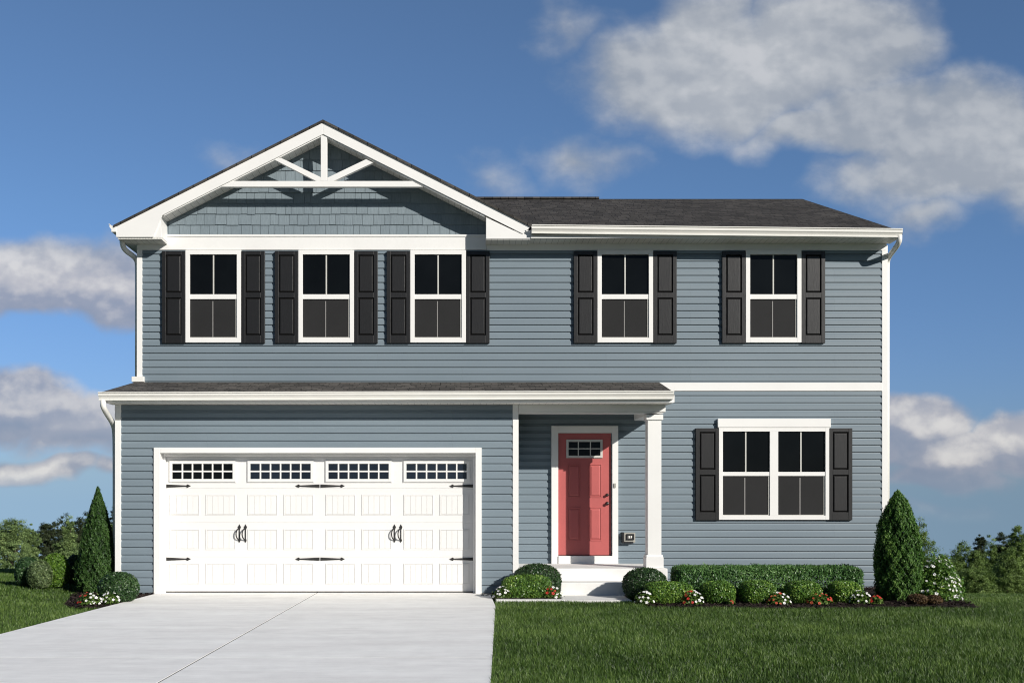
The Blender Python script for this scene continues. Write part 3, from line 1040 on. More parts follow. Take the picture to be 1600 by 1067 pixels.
def np_mesh(name, V, Q, mat, tint=None, smooth=False, parent=None):
    me = bpy.data.meshes.new(name)
    k = Q.shape[1]
    me.vertices.add(len(V))
    me.vertices.foreach_set('co', np.ascontiguousarray(V, dtype=np.float32).ravel())
    me.loops.add(Q.size)
    me.loops.foreach_set('vertex_index', np.ascontiguousarray(Q, dtype=np.int32).ravel())
    me.polygons.add(len(Q))
    me.polygons.foreach_set('loop_start', np.arange(0, Q.size, k, dtype=np.int32))
    me.polygons.foreach_set('loop_total', np.full(len(Q), k, dtype=np.int32))
    if smooth:
        me.polygons.foreach_set('use_smooth', np.ones(len(Q), dtype=bool))
    me.update(calc_edges=True)
    me.validate()
    if tint is not None:
        at = me.attributes.new('tint', 'FLOAT', 'FACE')
        at.data.foreach_set('value', np.ascontiguousarray(tint, dtype=np.float32))
    me.materials.append(mat)
    o = bpy.data.objects.new(name, me)
    C.objects.link(o)
    if parent is not None:
        o.parent = parent
    return o


def spaced(lo, hi, near_lo, near_hi, fine, n):
    a = np.linspace(near_lo, near_hi, int((near_hi - near_lo) / fine) + 1)
    left = near_lo - np.geomspace(fine, near_lo - lo, n)[::-1]
    right = near_hi + np.geomspace(fine, hi - near_hi, n)
    return np.concatenate([left, a, right])


g = grid_mesh('lawn_ground', spaced(-420, 420, -14, 14, 0.4, 24), spaced(-70, 620, -14, 26, 0.4, 26), M['turf'], ground_z)
for p in g.data.polygons:
    p.use_smooth = True
set_props(g, 'mown green lawn ground around the house, falling away behind it', 'lawn', kind='structure')

# driveway of concrete panels with joints
def dl(y):                          # left edge X at Y
    return -4.60 + (y + 1.25) * (-4.81 + 4.60) / (-6.27 + 1.25)


def dr(y):
    return 0.50 + (y + 2.12) * (0.209 - 0.484) / (-9.37 + 2.12) if y < -2.12 else 0.50 - (y + 2.12) * 0.06


def dm(y):
    return -2.19 + (y + 1.25) * (-2.31 + 2.19) / (-9.37 + 1.25)


mb = MB()
ys = [-1.05, -3.18, -5.70, -7.96, -10.4, -12.9, -15.5, -18.0]
jw = 0.0065
for a, b in zip(ys, ys[1:]):
    for L, R in ((dl, dm), (dm, dr)):
        l0, r0, l1, r1 = L(a), R(a), L(b), R(b)
        if L is dm:
            l0 += jw * 1.6; l1 += jw * 1.6
        else:
            r0 -= jw * 1.6; r1 -= jw * 1.6
        ya, yb_ = (a - (jw * .6 if a < -1.1 else 0)), b + jw * .6
        top = [(l0, ya, 0), (r0, ya, 0), (r1, yb_, 0), (l1, yb_, 0)]
        n = len(mb.v)
        mb.v += top + [(x, y, -0.12) for x, y, z in top]
        mb.f += [tuple(n + i for i in q) for q in ((0, 1, 2, 3), (0, 4, 5, 1), (1, 5, 6, 2), (2, 6, 7, 3), (3, 7, 4, 0))]
drive = mb.build('driveway', M['drive'], None)
set_props(drive, 'wide pale concrete driveway with a centre joint in front of the garage door', 'driveway', kind='structure')
jb = MB().poly([(dl(-1.06), -1.06, -0.005), (dr(-1.06), -1.06, -0.005), (dr(-17.9), -17.9, -0.005), (dl(-17.9), -17.9, -0.005)]).build('driveway_joint', M['joint'])
set_props(jb, 'grey filler in the joints between the driveway panels', 'joint', kind='structure')
# short front path
mb = MB().box(PX(775, -2.45), PX(880, -2.3) , -2.50, -2.32, -0.1, 0.018)
mb.box(PX(873, -2.2), PX(984, -2.3), -2.50, -1.685, -0.1, 0.012)
path = mb.build('path', M['step'], None, 0.008)
set_props(path, 'narrow concrete path in front of the step and the left flower bed', 'path', kind='structure')


BEDS = []


def inside(P, x, y):
    c = np.zeros(np.shape(x), bool)
    n = len(P)
    for i in range(n):
        (xa, ya), (xb, yb) = P[i], P[(i + 1) % n]
        c ^= ((ya > y) != (yb > y)) & (x < (xb - xa) * (y - ya) / (yb - ya + 1e-12) + xa)
    return c


def mulch(outline, chips, label, z0=-0.028, seedn=1):
    rg = np.random.default_rng(seedn)
    P = np.array(outline)
    lo, hi = P.min(0), P.max(0)
    me_v, me_f = [], []
    step_ = 0.07
    nx, ny = int((hi[0] - lo[0]) / step_) + 2, int((hi[1] - lo[1]) / step_) + 2

    BEDS.append(P)
    # base polygon
    mb_ = MB().poly([(x, y, z0 + 0.025) for x, y in outline])
    n0 = 1
    # bark chips, each a small tilted sliver
    k = chips
    xs_ = rg.uniform(lo[0], hi[0], k * 2); ys_ = rg.uniform(lo[1], hi[1], k * 2)
    ok = inside(P, xs_, ys_)
    xs_, ys_ = xs_[ok][:k], ys_[ok][:k]
    for x, y in zip(xs_, ys_):
        L = rg.uniform(0.012, 0.04); W_ = rg.uniform(0.006, 0.014)
        a_ = rg.uniform(0, math.pi); t_ = rg.uniform(-0.5, 0.5)
        ca, sa = math.cos(a_), math.sin(a_)
        h = z0 + 0.028 + rg.uniform(0, 0.02)
        pts = [(x + ca * u - sa * v, y + sa * u + ca * v, h + t_ * u + rg.uniform(-.004, .004)) for u, v in ((-L, -W_), (L, -W_ * .6), (L * .8, W_), (-L, W_ * .7))]
        mb_.poly(pts)
    me = bpy.data.meshes.new('mulch_bed')
    me.from_pydata(mb_.v, [], mb_.f)
    me.materials.append(M['mulch'])
    o = bpy.data.objects.new('mulch_bed', me)
    C.objects.link(o)
    set_props(o, label, 'flower bed', kind='structure')


mulch([(dl(-1.3), -1.25), (dl(-3.2), -3.42), (-5.12, -3.36), (-5.36, -2.9), (-5.56, -2.2), (-5.78, -1.5), (-5.78, -1.05), (-5.23, -0.95), (-5.23, -1.25)], 1900,
      'small dark mulch bed at the left corner of the garage', seedn=1)
mulch([(0.46, -1.30), (0.5, -2.32), (1.42, -2.32), (1.42, -1.30)], 1400, 'small dark mulch bed between the driveway and the front step', seedn=2)
fe = [(2.47, -3.1)]
for i in range(24):
    t = i / 23
    fe.append((2.47 + t * 4.33, -3.30 + 0.10 * math.cos(t * 9.0) * t - 0.12 * math.sin(t * 3.14)))
fe += [(6.92, -2.95), (7.0, -2.4), (6.98, -1.6), (6.9, -0.3), (6.9, -0.05), (3.05, -0.05), (3.05, -1.31), (2.42, -1.31), (2.42, -2.5)]
mulch(fe, 9000, 'long dark mulch bed under the hedge and along the right front wall', seedn=3)


# ------------------------------------------------------------------ foliage
def unit(v):
    return v / (np.linalg.norm(v, axis=1, keepdims=True) + 1e-9)


def leaves(name, P, N, L, W, mat, tint, rg, parent=None, flop=0.7, axis=None):
    """P centres, N outward normals, L/W half sizes per leaf; a folded four-point leaf"""
    n = len(P)
    nn = unit(N + rg.normal(0, flop, (n, 3)))
    a = rg.normal(0, 1, (n, 3)) if axis is None else axis + rg.normal(0, 0.35, (n, 3))
    t = unit(a - nn * (a * nn).sum(1, keepdims=True))
    b = np.cross(nn, t)
    L = np.broadcast_to(L, n)[:, None]
    W = np.broadcast_to(W, n)[:, None]
    fold = nn * W * 0.35
    V = np.stack([P - t * L, P + b * W + fold - t * L * 0.1, P + t * L, P - b * W + fold - t * L * 0.1], 1).reshape(-1, 3)
    Q = np.arange(4 * n).reshape(n, 4)
    return np_mesh(name, V, Q, mat, np.clip(tint, 0, 1), parent=parent)


def lump(d, rg, k=9, amp=0.12):
    """smooth bumps over directions d"""
    out = np.zeros(len(d))
    for _ in range(k):
        c = unit(rg.normal(0, 1, (1, 3)))
        out += np.exp(-((d - c) ** 2).sum(1) / 0.18) * rg.uniform(-1, 1)
    return out * amp


def clump_tint(P, rg, scale, amp):
    out = np.zeros(len(P))
    for _ in range(5):
        k = rg.normal(0, 1, 3) * scale
        out += np.sin(P @ k + rg.uniform(0, 6.28))
    return out / 5 * amp


def shrub(name, label, cat, px, y_base, y_top, half, matn, power=2.6, n=9000, leaf=0.014, group=None, seedn=0, depth=0.9, lumpy=0.05, base_z=0.0, Y=None, thick=1.0):
    rg = np.random.default_rng(100 + seedn)
    if Y is None:
        Y = EYE * F / (y_base - CY) - D
    cx_ = PX(px, Y)
    H = (y_base - y_top) / F * (D + Y)
    R = half / F * (D + Y)
    d = unit(rg.normal(0, 1, (n, 3)))
    # superellipsoid
    e = (np.abs(d) ** power).sum(1) ** (-1 / power)
    sh = e * (1 + lump(d, rg, 12, lumpy) + rg.normal(0, 0.018, n))
    dep = 1 - np.abs(rg.normal(0, 0.07, n)) - (rg.random(n) < 0.2) * rg.uniform(0, 0.3, n)
    p = d * (sh * dep)[:, None]
    P = p * np.array([R, R * thick, H * 0.56]) + np.array([0, 0, H * 0.45])
    nrm = unit(d / np.array([R, R * thick, H * 0.56]))
    keep = P[:, 2] > 0.004
    P, nrm, dep = P[keep], nrm[keep], dep[keep]
    tint = 0.45 + clump_tint(P, rg, 9, 0.22) + rg.normal(0, 0.17, len(P)) + (rg.random(len(P)) < 0.05) * 0.35
    L = leaf * rg.uniform(0.7, 1.3, len(P))
    o = leaves(name, P, nrm, L, L * 0.62, M[matn], tint, rg, flop=0.65)
    o.location = (cx_, Y, base_z)
    return set_props(o, label, cat, group)


# shrubs at the left of the steps and the garage corner
shrub('round_boxwood', 'dark green ball shaped boxwood at the left corner of the garage', 'shrub', 185.5, 939, 893.5, 31, 'box_dark', 2.1, 12000, 0.0125, seedn=1)
shrub('round_boxwood', 'dark dome shaped boxwood to the left of the front step', 'shrub', 839, 931, 881.5, 38, 'box_dark', 2.2, 14000, 0.0125, seedn=2, Y=-1.62)
shrub('round_boxwood', 'dark dome shaped boxwood to the right of the front step', 'shrub', 1008, 938, 890, 35, 'box_dark', 2.2, 14000, 0.0125, seedn=3, Y=-2.15)
low = 'low clipped boxwoods along the front of the beds'
shrub('clipped_boxwood', 'low light green clipped boxwood in front of the dome left of the step', 'shrub', 823, 937, 902, 39, 'box', 3.2, 13000, 0.0135, low, 4, Y=-2.02, thick=0.55)
shrub('clipped_boxwood', 'wide low clipped boxwood in front of the dome right of the step', 'shrub', 1044, 943, 910.5, 38, 'box', 3.2, 13000, 0.0135, low, 5, Y=-2.72, thick=0.7)
shrub('clipped_boxwood', 'small clipped boxwood at the left end of the hedge beside a single red bloom', 'shrub', 1121, 943, 910, 26, 'box', 3.0, 9000, 0.0135, low, 6, Y=-2.72)
shrub('clipped_boxwood', 'small clipped boxwood just left of the orange and white flower clump', 'shrub', 1183, 943, 909, 27, 'box', 3.0, 9000, 0.0135, low, 7, Y=-2.72)
shrub('clipped_boxwood', 'small clipped boxwood just right of the orange and white flower clump', 'shrub', 1254, 942, 908.5, 26.5, 'box', 3.0, 9000, 0.0135, low, 8, Y=-2.72)
shrub('clipped_boxwood', 'small clipped boxwood at the right end of the hedge, behind white flowers', 'shrub', 1319, 940, 907, 23, 'box', 3.0, 8500, 0.0135, low, 9, Y=-2.66)
shrub('bronze_shrub', 'small brown leaved shrub at the foot of the tall conifer', 'shrub', 1433, 948, 932, 16, 'rust', 2.0, 2200, 0.012, None, 10, Y=-2.95)
shrub('bronze_shrub', 'small brown leaved shrub in front of the white flowering bush', 'shrub', 1459, 947, 932.5, 13, 'rust', 2.0, 1800, 0.012, None, 11, Y=-2.95)
# lawn bushes at the far left
zl = float(ground_z(np.array(-7.0), np.array(-0.7)))
shrub('lawn_bush', 'dark green rounded bush on the left lawn beside a lime green one', 'bush', 44, 912, 867, 20, 'box_dark', 2.1, 8000, 0.017, None, 12, Y=-0.75, base_z=zl)
shrub('lawn_bush', 'pale green loose bush between the dark and the lime bushes on the left lawn', 'bush', 62, 914, 872, 19, 'pale', 2.1, 6000, 0.017, None, 13, Y=-1.0, base_z=zl)
shrub('lawn_bush', 'bright lime green rounded bush on the left lawn', 'bush', 86, 911, 860, 22, 'lime', 2.1, 9000, 0.016, None, 14, Y=-0.7, base_z=zl)
shrub('lawn_bush', 'small dark bush between the lime bush and the tall narrow conifer', 'bush', 117, 915, 870, 13, 'box_dark', 2.1, 6000, 0.018, None, 15, Y=-0.2, base_z=zl)

# hedge
def hedge():
    rg = np.random.default_rng(55)
    Y = -2.06
    x0, x1 = PX(1060, Y - .3), PX(1352, Y - .3)
    zt_ = PZ(886.5, Y - 0.3)
    hx, hy, hz_ = (x1 - x0) / 2, 0.30, zt_ / 2
    n = 46000
    d = rg.normal(0, 1, (n, 3))
    # sample a rounded box surface
    face = rg.choice(6, n, p=[0.34, 0.06, 0.38, 0.02, 0.10, 0.10])
    u, v = rg.uniform(-1, 1, n), rg.uniform(-1, 1, n)
    P = np.zeros((n, 3)); N = np.zeros((n, 3))
    for f_, ax, sg in ((0, 1, -1), (1, 1, 1), (2, 2, 1), (3, 2, -1), (4, 0, -1), (5, 0, 1)):
        m = face == f_
        oth = [a for a in range(3) if a != ax]
        P[m, ax] = sg
        P[np.ix_(m, [oth[0]])] = u[m][:, None]
        P[np.ix_(m, [oth[1]])] = v[m][:, None]
    H = np.array([hx, hy, hz_])
    P *= H
    r = 0.10
    core = np.clip(P, -(H - r), H - r)
    dv = unit(P - core)
    P = core + dv * r
    N = dv
    bump = clump_tint(P, rg, 9, 0.012) + clump_tint(P, rg, 22, 0.016) + rg.normal(0, 0.012, n)
    dep = -np.abs(rg.normal(0, 0.03, n)) - (rg.random(n) < 0.2) * rg.uniform(0, 0.15, n)
    P = P + N * (bump + dep)[:, None]
    P[:, 2] += hz_
    tint = 0.45 + clump_tint(P, rg, 5, 0.2) + rg.normal(0, 0.18, n)
    L = 0.021 * rg.uniform(0.6, 1.35, n)
    ax_ = unit(N * 0.6 + np.array([0.15, -0.2, 0.9]))
    o = leaves('hedge', P, N, L, L * 0.34, M['yew'], tint, rg, flop=0.8, axis=ax_)
    o.location = ((x0 + x1) / 2, Y, 0)
    set_props(o, 'long clipped green hedge below the ground floor window', 'hedge')


hedge()


def conifer(name, label, px, y_base, y_top, half, matn, Y, prof, n=30000, leaf=0.022, seedn=0, base_z=0.0):
    rg = np.random.default_rng(300 + seedn)
    X = PX(px, Y)
    H = PZ(y_top, Y) - base_z
    R = half / F * (D + Y)
    root = empty(name, (X, Y, base_z), label, 'conifer')
    zz = rg.random(n * 3)
    pr_ = np.interp(zz, [a for a, _ in prof], [b for _, b in prof])
    keep = rg.random(n * 3) < pr_ + 0.05
    zz, pr_ = zz[keep][:n], pr_[keep][:n]
    n = len(zz)
    th_ = rg.uniform(0, 2 * math.pi, n)
    # upright tufts: lumps that follow the height
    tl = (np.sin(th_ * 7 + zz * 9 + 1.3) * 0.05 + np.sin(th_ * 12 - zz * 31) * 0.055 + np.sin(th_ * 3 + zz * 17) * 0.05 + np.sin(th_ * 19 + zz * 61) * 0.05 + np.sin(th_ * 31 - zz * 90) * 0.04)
    r = R * pr_ * (1 + tl) * (1 - np.abs(rg.normal(0, 0.09, n)) - (rg.random(n) < 0.22) * rg.uniform(0, 0.45, n)) + rg.normal(0, 0.008, n)
    P = np.stack([np.cos(th_) * r, np.sin(th_) * r, zz * H + rg.normal(0, 0.01, n) + 0.02], 1)
    N = np.stack([np.cos(th_), np.sin(th_), np.full(n, 0.25)], 1)
    ax_ = np.stack([np.cos(th_) * 0.5, np.sin(th_) * 0.5, np.full(n, 1.0)], 1)
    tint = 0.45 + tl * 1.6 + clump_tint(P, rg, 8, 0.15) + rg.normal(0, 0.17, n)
    L = leaf * rg.uniform(0.6, 1.3, n)
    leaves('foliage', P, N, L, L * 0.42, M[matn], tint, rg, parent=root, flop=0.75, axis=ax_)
    MB().tube([(0, 0, -0.03), (0.01, 0, H * 0.4), (0, 0.01, H * 0.9)], [R * 0.13, R * 0.09, 0.008], 8).build('trunk', M['bark'], root, smooth=True, loc=(0, 0, 0))
    return root


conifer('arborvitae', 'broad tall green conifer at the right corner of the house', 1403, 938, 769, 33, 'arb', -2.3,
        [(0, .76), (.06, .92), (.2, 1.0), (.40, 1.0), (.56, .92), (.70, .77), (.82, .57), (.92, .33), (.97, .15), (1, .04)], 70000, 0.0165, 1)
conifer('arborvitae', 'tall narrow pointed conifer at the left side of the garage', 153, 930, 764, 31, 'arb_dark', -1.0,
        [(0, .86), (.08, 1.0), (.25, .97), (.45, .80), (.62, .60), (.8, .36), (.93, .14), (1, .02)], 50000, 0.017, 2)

# ---- flowers
def blossom_mesh(name, mat, r):
    mb_ = MB()
    for k in range(5):
        a = 2 * math.pi * k / 5
        ca, sa = math.cos(a), math.sin(a)
        pts = []
        for u, v, h in ((0.1, 0, 0), (0.6, -0.42, .16), (1.0, -0.22, .10), (1.05, 0.12, .06), (0.65, 0.42, .18)):
            pts.append((r * (u * ca - v * sa), r * (u * sa + v * ca), r * h))
        mb_.poly(pts)
    me = bpy.data.meshes.new(name)
    me.from_pydata(mb_.v, [], mb_.f)
    me.materials.append(mat)
    return me


BL = {'r': blossom_mesh('blossom', M['petal_red'], 0.026), 'c': blossom_mesh('blossom', M['petal_coral'], 0.024), 'w': blossom_mesh('blossom', M['petal_white'], 0.026)}


def put_blossoms(root, P, N, kinds, rg, size=0.8):
    for p, n_, k in zip(P, N, kinds):
        o = bpy.data.objects.new('blossom', BL[k])
        C.objects.link(o)
        o.parent = root
        o.location = p
        q = Vector(n_).to_track_quat('Z', 'Y')
        o.rotation_mode = 'QUATERNION'
        o.rotation_quaternion = q
        s_ = rg.uniform(0.7, 1.2) * size
        o.scale = (s_, s_, s_)


def flower(label, px, y_base, y_top, half, kinds, nb, Y, seedn, group='bedding flower clumps'):
    rg = np.random.default_rng(500 + seedn)
    X = PX(px, Y)
    H = (y_base - y_top) / F * (D + Y)
    R = half / F * (D + Y)
    root = empty('flower_clump', (X, Y, 0), label, 'flowers', group)
    n = int(420 * max(1, half / 14))
    d = unit(rg.normal(0, 1, (n, 3)))
    d[:, 2] = np.abs(d[:, 2])
    P = d * np.array([R, R * 0.8, H * 0.9]) * (rg.random((n, 1)) ** 0.4) * (1 + rg.normal(0, 0.12, (n, 1)))
    P[:, 2] = np.abs(P[:, 2]) + 0.006
    L = 0.021 * rg.uniform(0.6, 1.2, n)
    leaves('foliage', P, d + np.array([0, 0, 0.6]), L, L * 0.6, M['flower_leaf'], 0.45 + rg.normal(0, 0.22, n), rg, parent=root, flop=0.5)
    # blossoms spread evenly over the visible crown
    dd = []
    tries = 0
    while len(dd) < nb and tries < 4000:
        tries += 1
        c = rg.normal(0, 1, 3)
        c[2] = abs(c[2]); c /= np.linalg.norm(c)
        if c[1] > 0.35 or c[2] < 0.12:
            continue
        if all(np.linalg.norm(c - e) > 0.26 for e in dd):
            dd.append(c)
    dd = np.array(dd)
    BP = dd * np.array([R, R * 0.8, H * 0.95]) * 1.04
    BN = unit(dd + np.array([0, -0.5, 0.4]))
    ks = []
    for c in dd:
        if len(kinds) == 2 and kinds[0] != kinds[1]:
            ks.append(kinds[0] if c[0] < rg.normal(0, 0.15) else kinds[1])
        else:
            ks.append(kinds[0])
    put_blossoms(root, BP, BN, ks, rg)


flower('clump of white flowers between the driveway and the clipped boxwood left of the step', 786, 938, 918, 15, 'ww', 15, -2.12, 1)
flower('mixed red and white flower clump just left of the front step', 862, 939, 918, 17, 'rw', 18, -2.12, 2)
flower('clump of white flowers just right of the front step', 1007, 945, 924, 15, 'ww', 15, -2.98, 3)
flower('red and white flower clump between the wide and the small clipped boxwoods', 1082, 946, 924, 17, 'rw', 18, -2.98, 4)
flower('tiny plant with a single red bloom low in the mulch in front of the hedge', 1142, 946, 937, 6, 'rr', 2, -3.0, 5)
flower('flower clump with an orange red bloom at its left and white blooms at its right', 1217, 946, 926, 18, 'cw', 17, -3.0, 6)
flower('spreading coral red flower clump in front of the middle right of the hedge', 1281, 946, 929, 21, 'cr', 13, -2.98, 7)
flower('clump of white flowers at the right end of the hedge', 1345, 944, 922, 16, 'ww', 16, -2.9, 8)
flower('small bright red flower clump near the foot of the broad conifer', 1369, 946, 932, 10, 'rr', 8, -2.95, 9)
flower('red and white flower clump at the edge of the mulch near the narrow conifer', 140, 949, 929, 19, 'rw', 18, -3.05, 10)
flower('clump of white flowers before the ball shaped boxwood at the garage corner', 172, 944, 925, 14, 'ww', 15, -2.9, 11)


def flowering_bush():
    rg = np.random.default_rng(801)
    Y = -2.25
    root = empty('flowering_bush', (PX(1463, Y), Y, 0), 'loose green bush covered in small white blossoms, right of the broad conifer', 'bush')
    R, H = 36 / F * (D + Y), (941 - 877) / F * (D + Y)
    n = 11000
    d = unit(rg.normal(0, 1, (n, 3)))
    d[:, 2] = np.abs(d[:, 2]) * 1.0
    rr = (1 + lump(d, rg, 18, 0.16)) * (1 - np.abs(rg.normal(0, 0.2, n))) + rg.normal(0, 0.05, n)
    sp = rg.integers(0, 60, n)
    sdir = unit(rg.normal(0, 1, (60, 3)) + np.array([0.2, -0.3, 0.5]))
    sel = rg.random(n) < 0.16
    d = np.where(sel[:, None], unit(sdir[sp] + rg.normal(0, 0.05, (n, 3))), d)
    d[:, 2] = np.abs(d[:, 2])
    rr = np.where(sel, rg.uniform(0.8, 1.2, n), rr)
    P = d * rr[:, None] * np.array([R, R, H]) + np.array([0, 0, 0.01])
    L = 0.018 * rg.uniform(0.6, 1.3, n)
    leaves('foliage', P, d, L, L * 0.5, M['box'], 0.42 + clump_tint(P, rg, 10, 0.2) + rg.normal(0, 0.18, n), rg, parent=root, flop=0.8)
    dd = []
    while len(dd) < 96:
        c = rg.normal(0, 1, 3)
        c[2] = abs(c[2]); c /= np.linalg.norm(c)
        if c[1] > 0.45:
            continue
        if all(np.linalg.norm(c - e) > 0.085 for e in dd) and rg.random() < 0.25 + 0.7 * (c[0] > 0.1):
            dd.append(c)
    dd = np.array(dd)
    BP = dd * (1.02 + rg.normal(0, 0.04, (96, 1))) * np.array([R, R, H])
    put_blossoms(root, BP, unit(dd + np.array([0.2, -0.6, 0.3])), ['w'] * 96, rg, 0.85)


flowering_bush()

# ---- background trees
def tree(name, label, px, y_top, half, y_vis, matn, Y, shape='round', seedn=0, group=None, dens=1.0):
    rg = np.random.default_rng(900 + seedn)
    X = PX(px, Y)
    zb_ = float(ground_z(np.array(X), np.array(Y)))
    H = PZ(y_top, Y) - zb_
    R = half / F * (D + Y)
    root = empty(name, (X, Y, zb_ - 0.05), label, 'tree', group)
    K = int(380 * dens)
    pts, rad = [], []
    lobes = []
    nl = rg.integers(6, 10) if shape == 'round' else rg.integers(8, 12)
    for q in range(nl):
        if shape == 'round':
            h = rg.uniform(0.38, 0.80)
            pr_ = np.interp(h, [0, .5, .75, 1], [.75, .72, .52, .2])
            a = rg.uniform(0, 6.283)
            off_ = R * pr_ * rg.uniform(0.2, 0.9)
            lr = R * rg.uniform(0.34, 0.52)
            lobes.append((math.cos(a) * off_, math.sin(a) * off_, h * H, lr, min(lr * rg.uniform(0.8, 1.2), (0.99 - h) * H)))
        else:
            h = 0.22 + 0.66 * (q + rg.uniform(-.3, .3)) / (nl - 1)
            pr_ = np.interp(h, [0, .3, .55, .75, .9, 1], [1, .9, .66, .42, .2, .05] if shape == 'cone' else [.8, .8, .75, .6, .36, .1])
            a = rg.uniform(0, 6.283)
            off_ = R * pr_ * rg.uniform(0.05, 0.4)
            lobes.append((math.cos(a) * off_, math.sin(a) * off_, h * H, R * pr_ * rg.uniform(0.7, 0.95), min(0.17 * H, (1.0 - h) * H)))
    if shape == 'round':
        lobes.append((rg.uniform(-.2, .2) * R, 0, 0.72 * H, R * 0.55, 0.26 * H))
        lobes.append((0, 0, 0.48 * H, R * 0.80, 0.30 * H))
    else:
        lobes.append((0, 0, 0.84 * H, R * (0.22 if shape == 'cone' else 0.42), 0.15 * H))
    lobes.append((0, 0, 0.24 * H, R * 0.95, 0.26 * H))
    lobes = np.array(lobes)
    lw = lobes[:, 3] ** 2
    for q in rg.choice(len(lobes), K, p=lw / lw.sum()):
        lx_, ly_, lz_, lr, lh = lobes[q]
        dd = unit(rg.normal(0, 1, (1, 3)))[0] * rg.uniform(0.25, 1.0) ** 0.5
        pts.append((lx_ + dd[0] * lr, ly_ + dd[1] * lr, max(0.03 * H, lz_ + dd[2] * lh)))
        rad.append(R * rg.uniform(0.05, 0.15))
    pts, rad = np.array(pts), np.array(rad)
    m = 110
    n = K * m
    g_ = np.clip(rg.normal(0, 1.05, (n, 3)), -2.1, 2.1) * np.array([1, 1, 0.8])
    P = np.repeat(pts, m, 0) + g_ * np.repeat(rad, m)[:, None] * 0.62
    P[:, 2] = np.maximum(P[:, 2], 0.1)
    ctint = np.repeat(rg.normal(0, 0.13, K), m)
    tint = 0.45 + ctint + rg.normal(0, 0.17, n)
    lf = max(0.018, 0.74 * (D + Y) / F) * rg.uniform(0.7, 1.5, n)
    N = unit(P - np.array([0, 0, H * 0.35]))
    leaves('crown', P, N, lf, lf * 0.62, M[matn], tint, rg, parent=root, flop=0.8)
    tb = MB().tube([(0, 0, 0), (0.03 * R, 0, H * 0.3), (-0.03 * R, 0.02 * R, H * 0.5), (0, 0, H * 0.68)], [R * 0.10, R * 0.075, R * 0.045, R * 0.01], 8)
    for i in range(9):
        p = pts[rg.integers(K)]
        z0_ = p[2] * rg.uniform(0.45, 0.75)
        tb.tube([(0, 0, z0_), tuple(np.array([p[0] * .5, p[1] * .5, z0_ * .45 + p[2] * .55])), tuple(p)], [R * 0.04, R * 0.025, R * 0.008], 5)
    tb.build('trunk', M['bark'], root, smooth=True, loc=(0, 0, 0))


tl = 'trees beyond the left lawn'
tree('leafy_tree', 'pale green leafy tree at the left edge beyond the lawn', 18, 803, 36, 900, 'sage', 42, 'round', 1, tl)
tree('leafy_tree', 'pale green tree mostly cut off by the left edge', -14, 812, 30, 900, 'sage', 50, 'round', 9, tl)
tree('leafy_tree', 'pale green lower tree left of the dark trees and above the lawn bushes', 46, 812, 20, 900, 'sage', 46, 'round', 2, tl)
tree('leafy_tree', 'pale green pear shaped tree standing in front of the dark trees on the left', 108, 806, 27, 900, 'sage', 44, 'cone', 3, tl)
tree('dark_tree', 'dark tree with a low left shoulder behind the pear shaped pale tree', 74, 800, 26, 900, 'dusk', 90, 'round', 4, tl)
tree('dark_tree', 'dark round tree rising behind the pear shaped pale tree', 100, 797, 28, 900, 'dusk', 96, 'round', 5, tl)
tree('dark_tree', 'tall dark tree just left of the narrow conifer in the background', 131, 789, 30, 900, 'dusk', 88, 'round', 6, tl)
tree('dark_tree', 'dark tree showing between the narrow conifer and the garage corner', 178, 782, 26, 900, 'dusk', 84, 'round', 7, tl)
tree('leafy_tree', 'green tree low behind the narrow conifer at the garage corner', 176, 815, 18, 900, 'olive', 52, 'round', 8, tl)
trr = 'trees beyond the right lawn'
tree('leafy_tree', 'olive green leafy tree rising behind the broad conifer and white bush', 1432, 803, 44, 915, 'olive', 38, 'round', 11, trr)
tree('leafy_tree', 'broad low olive tree filling the gap right of the white flowering bush', 1486, 872, 34, 915, 'olive', 48, 'round', 22, trr)
tree('leafy_tree', 'low olive tree right behind the white flowering bush', 1470, 862, 26, 915, 'olive', 60, 'round', 12, trr)
tree('dark_tree', 'low dark tree at the dip in the right treeline', 1496, 864, 32, 915, 'dusk', 95, 'round', 13, trr)
tree('leafy_tree', 'rounded olive tree at the left of the right hand tree group', 1511, 843, 34, 915, 'olive', 56, 'round', 14, trr)
tree('dark_tree', 'slim dark tree behind the rounded olive tree on the right', 1531, 834, 20, 915, 'dusk', 90, 'column', 15, trr)
tree('leafy_tree', 'slender olive conical tree left of the dark top in the right group', 1549, 832, 26, 915, 'olive', 62, 'cone', 16, trr)
tree('dark_tree', 'dark tall tree behind the conical olive trees at far right', 1567, 823, 28, 915, 'dusk', 92, 'round', 17, trr)
tree('leafy_tree', 'front conical olive tree with a broad foot in the right group', 1572, 845, 36, 915, 'olive', 50, 'cone', 18, trr)
tree('leafy_tree', 'tall olive column shaped tree at the right edge', 1590, 820, 24, 915, 'olive', 64, 'column', 19, trr)
tree('dark_tree', 'dark tree cut by the right edge of the view', 1606, 819, 26, 915, 'dusk', 88, 'round', 20, trr)
tree('leafy_bush', 'broad low dark olive bush at the foot of the right tree group', 1528, 888, 36, 920, 'olive', 40, 'round', 21, trr)

tree('leafy_tree', 'olive tree standing outside the right edge', 1650, 830, 40, 915, 'olive', 50, 'round', 23, trr)
tree('dark_tree', 'dark tree further outside the right edge', 1706, 822, 44, 915, 'dusk', 84, 'round', 24, trr)
tree('leafy_tree', 'conical olive tree further outside the right edge', 1762, 836, 40, 915, 'olive', 56, 'cone', 25, trr)
tree('leafy_tree', 'pale tree outside the left edge', -75, 815, 46, 900, 'sage', 52, 'round', 26, tl)
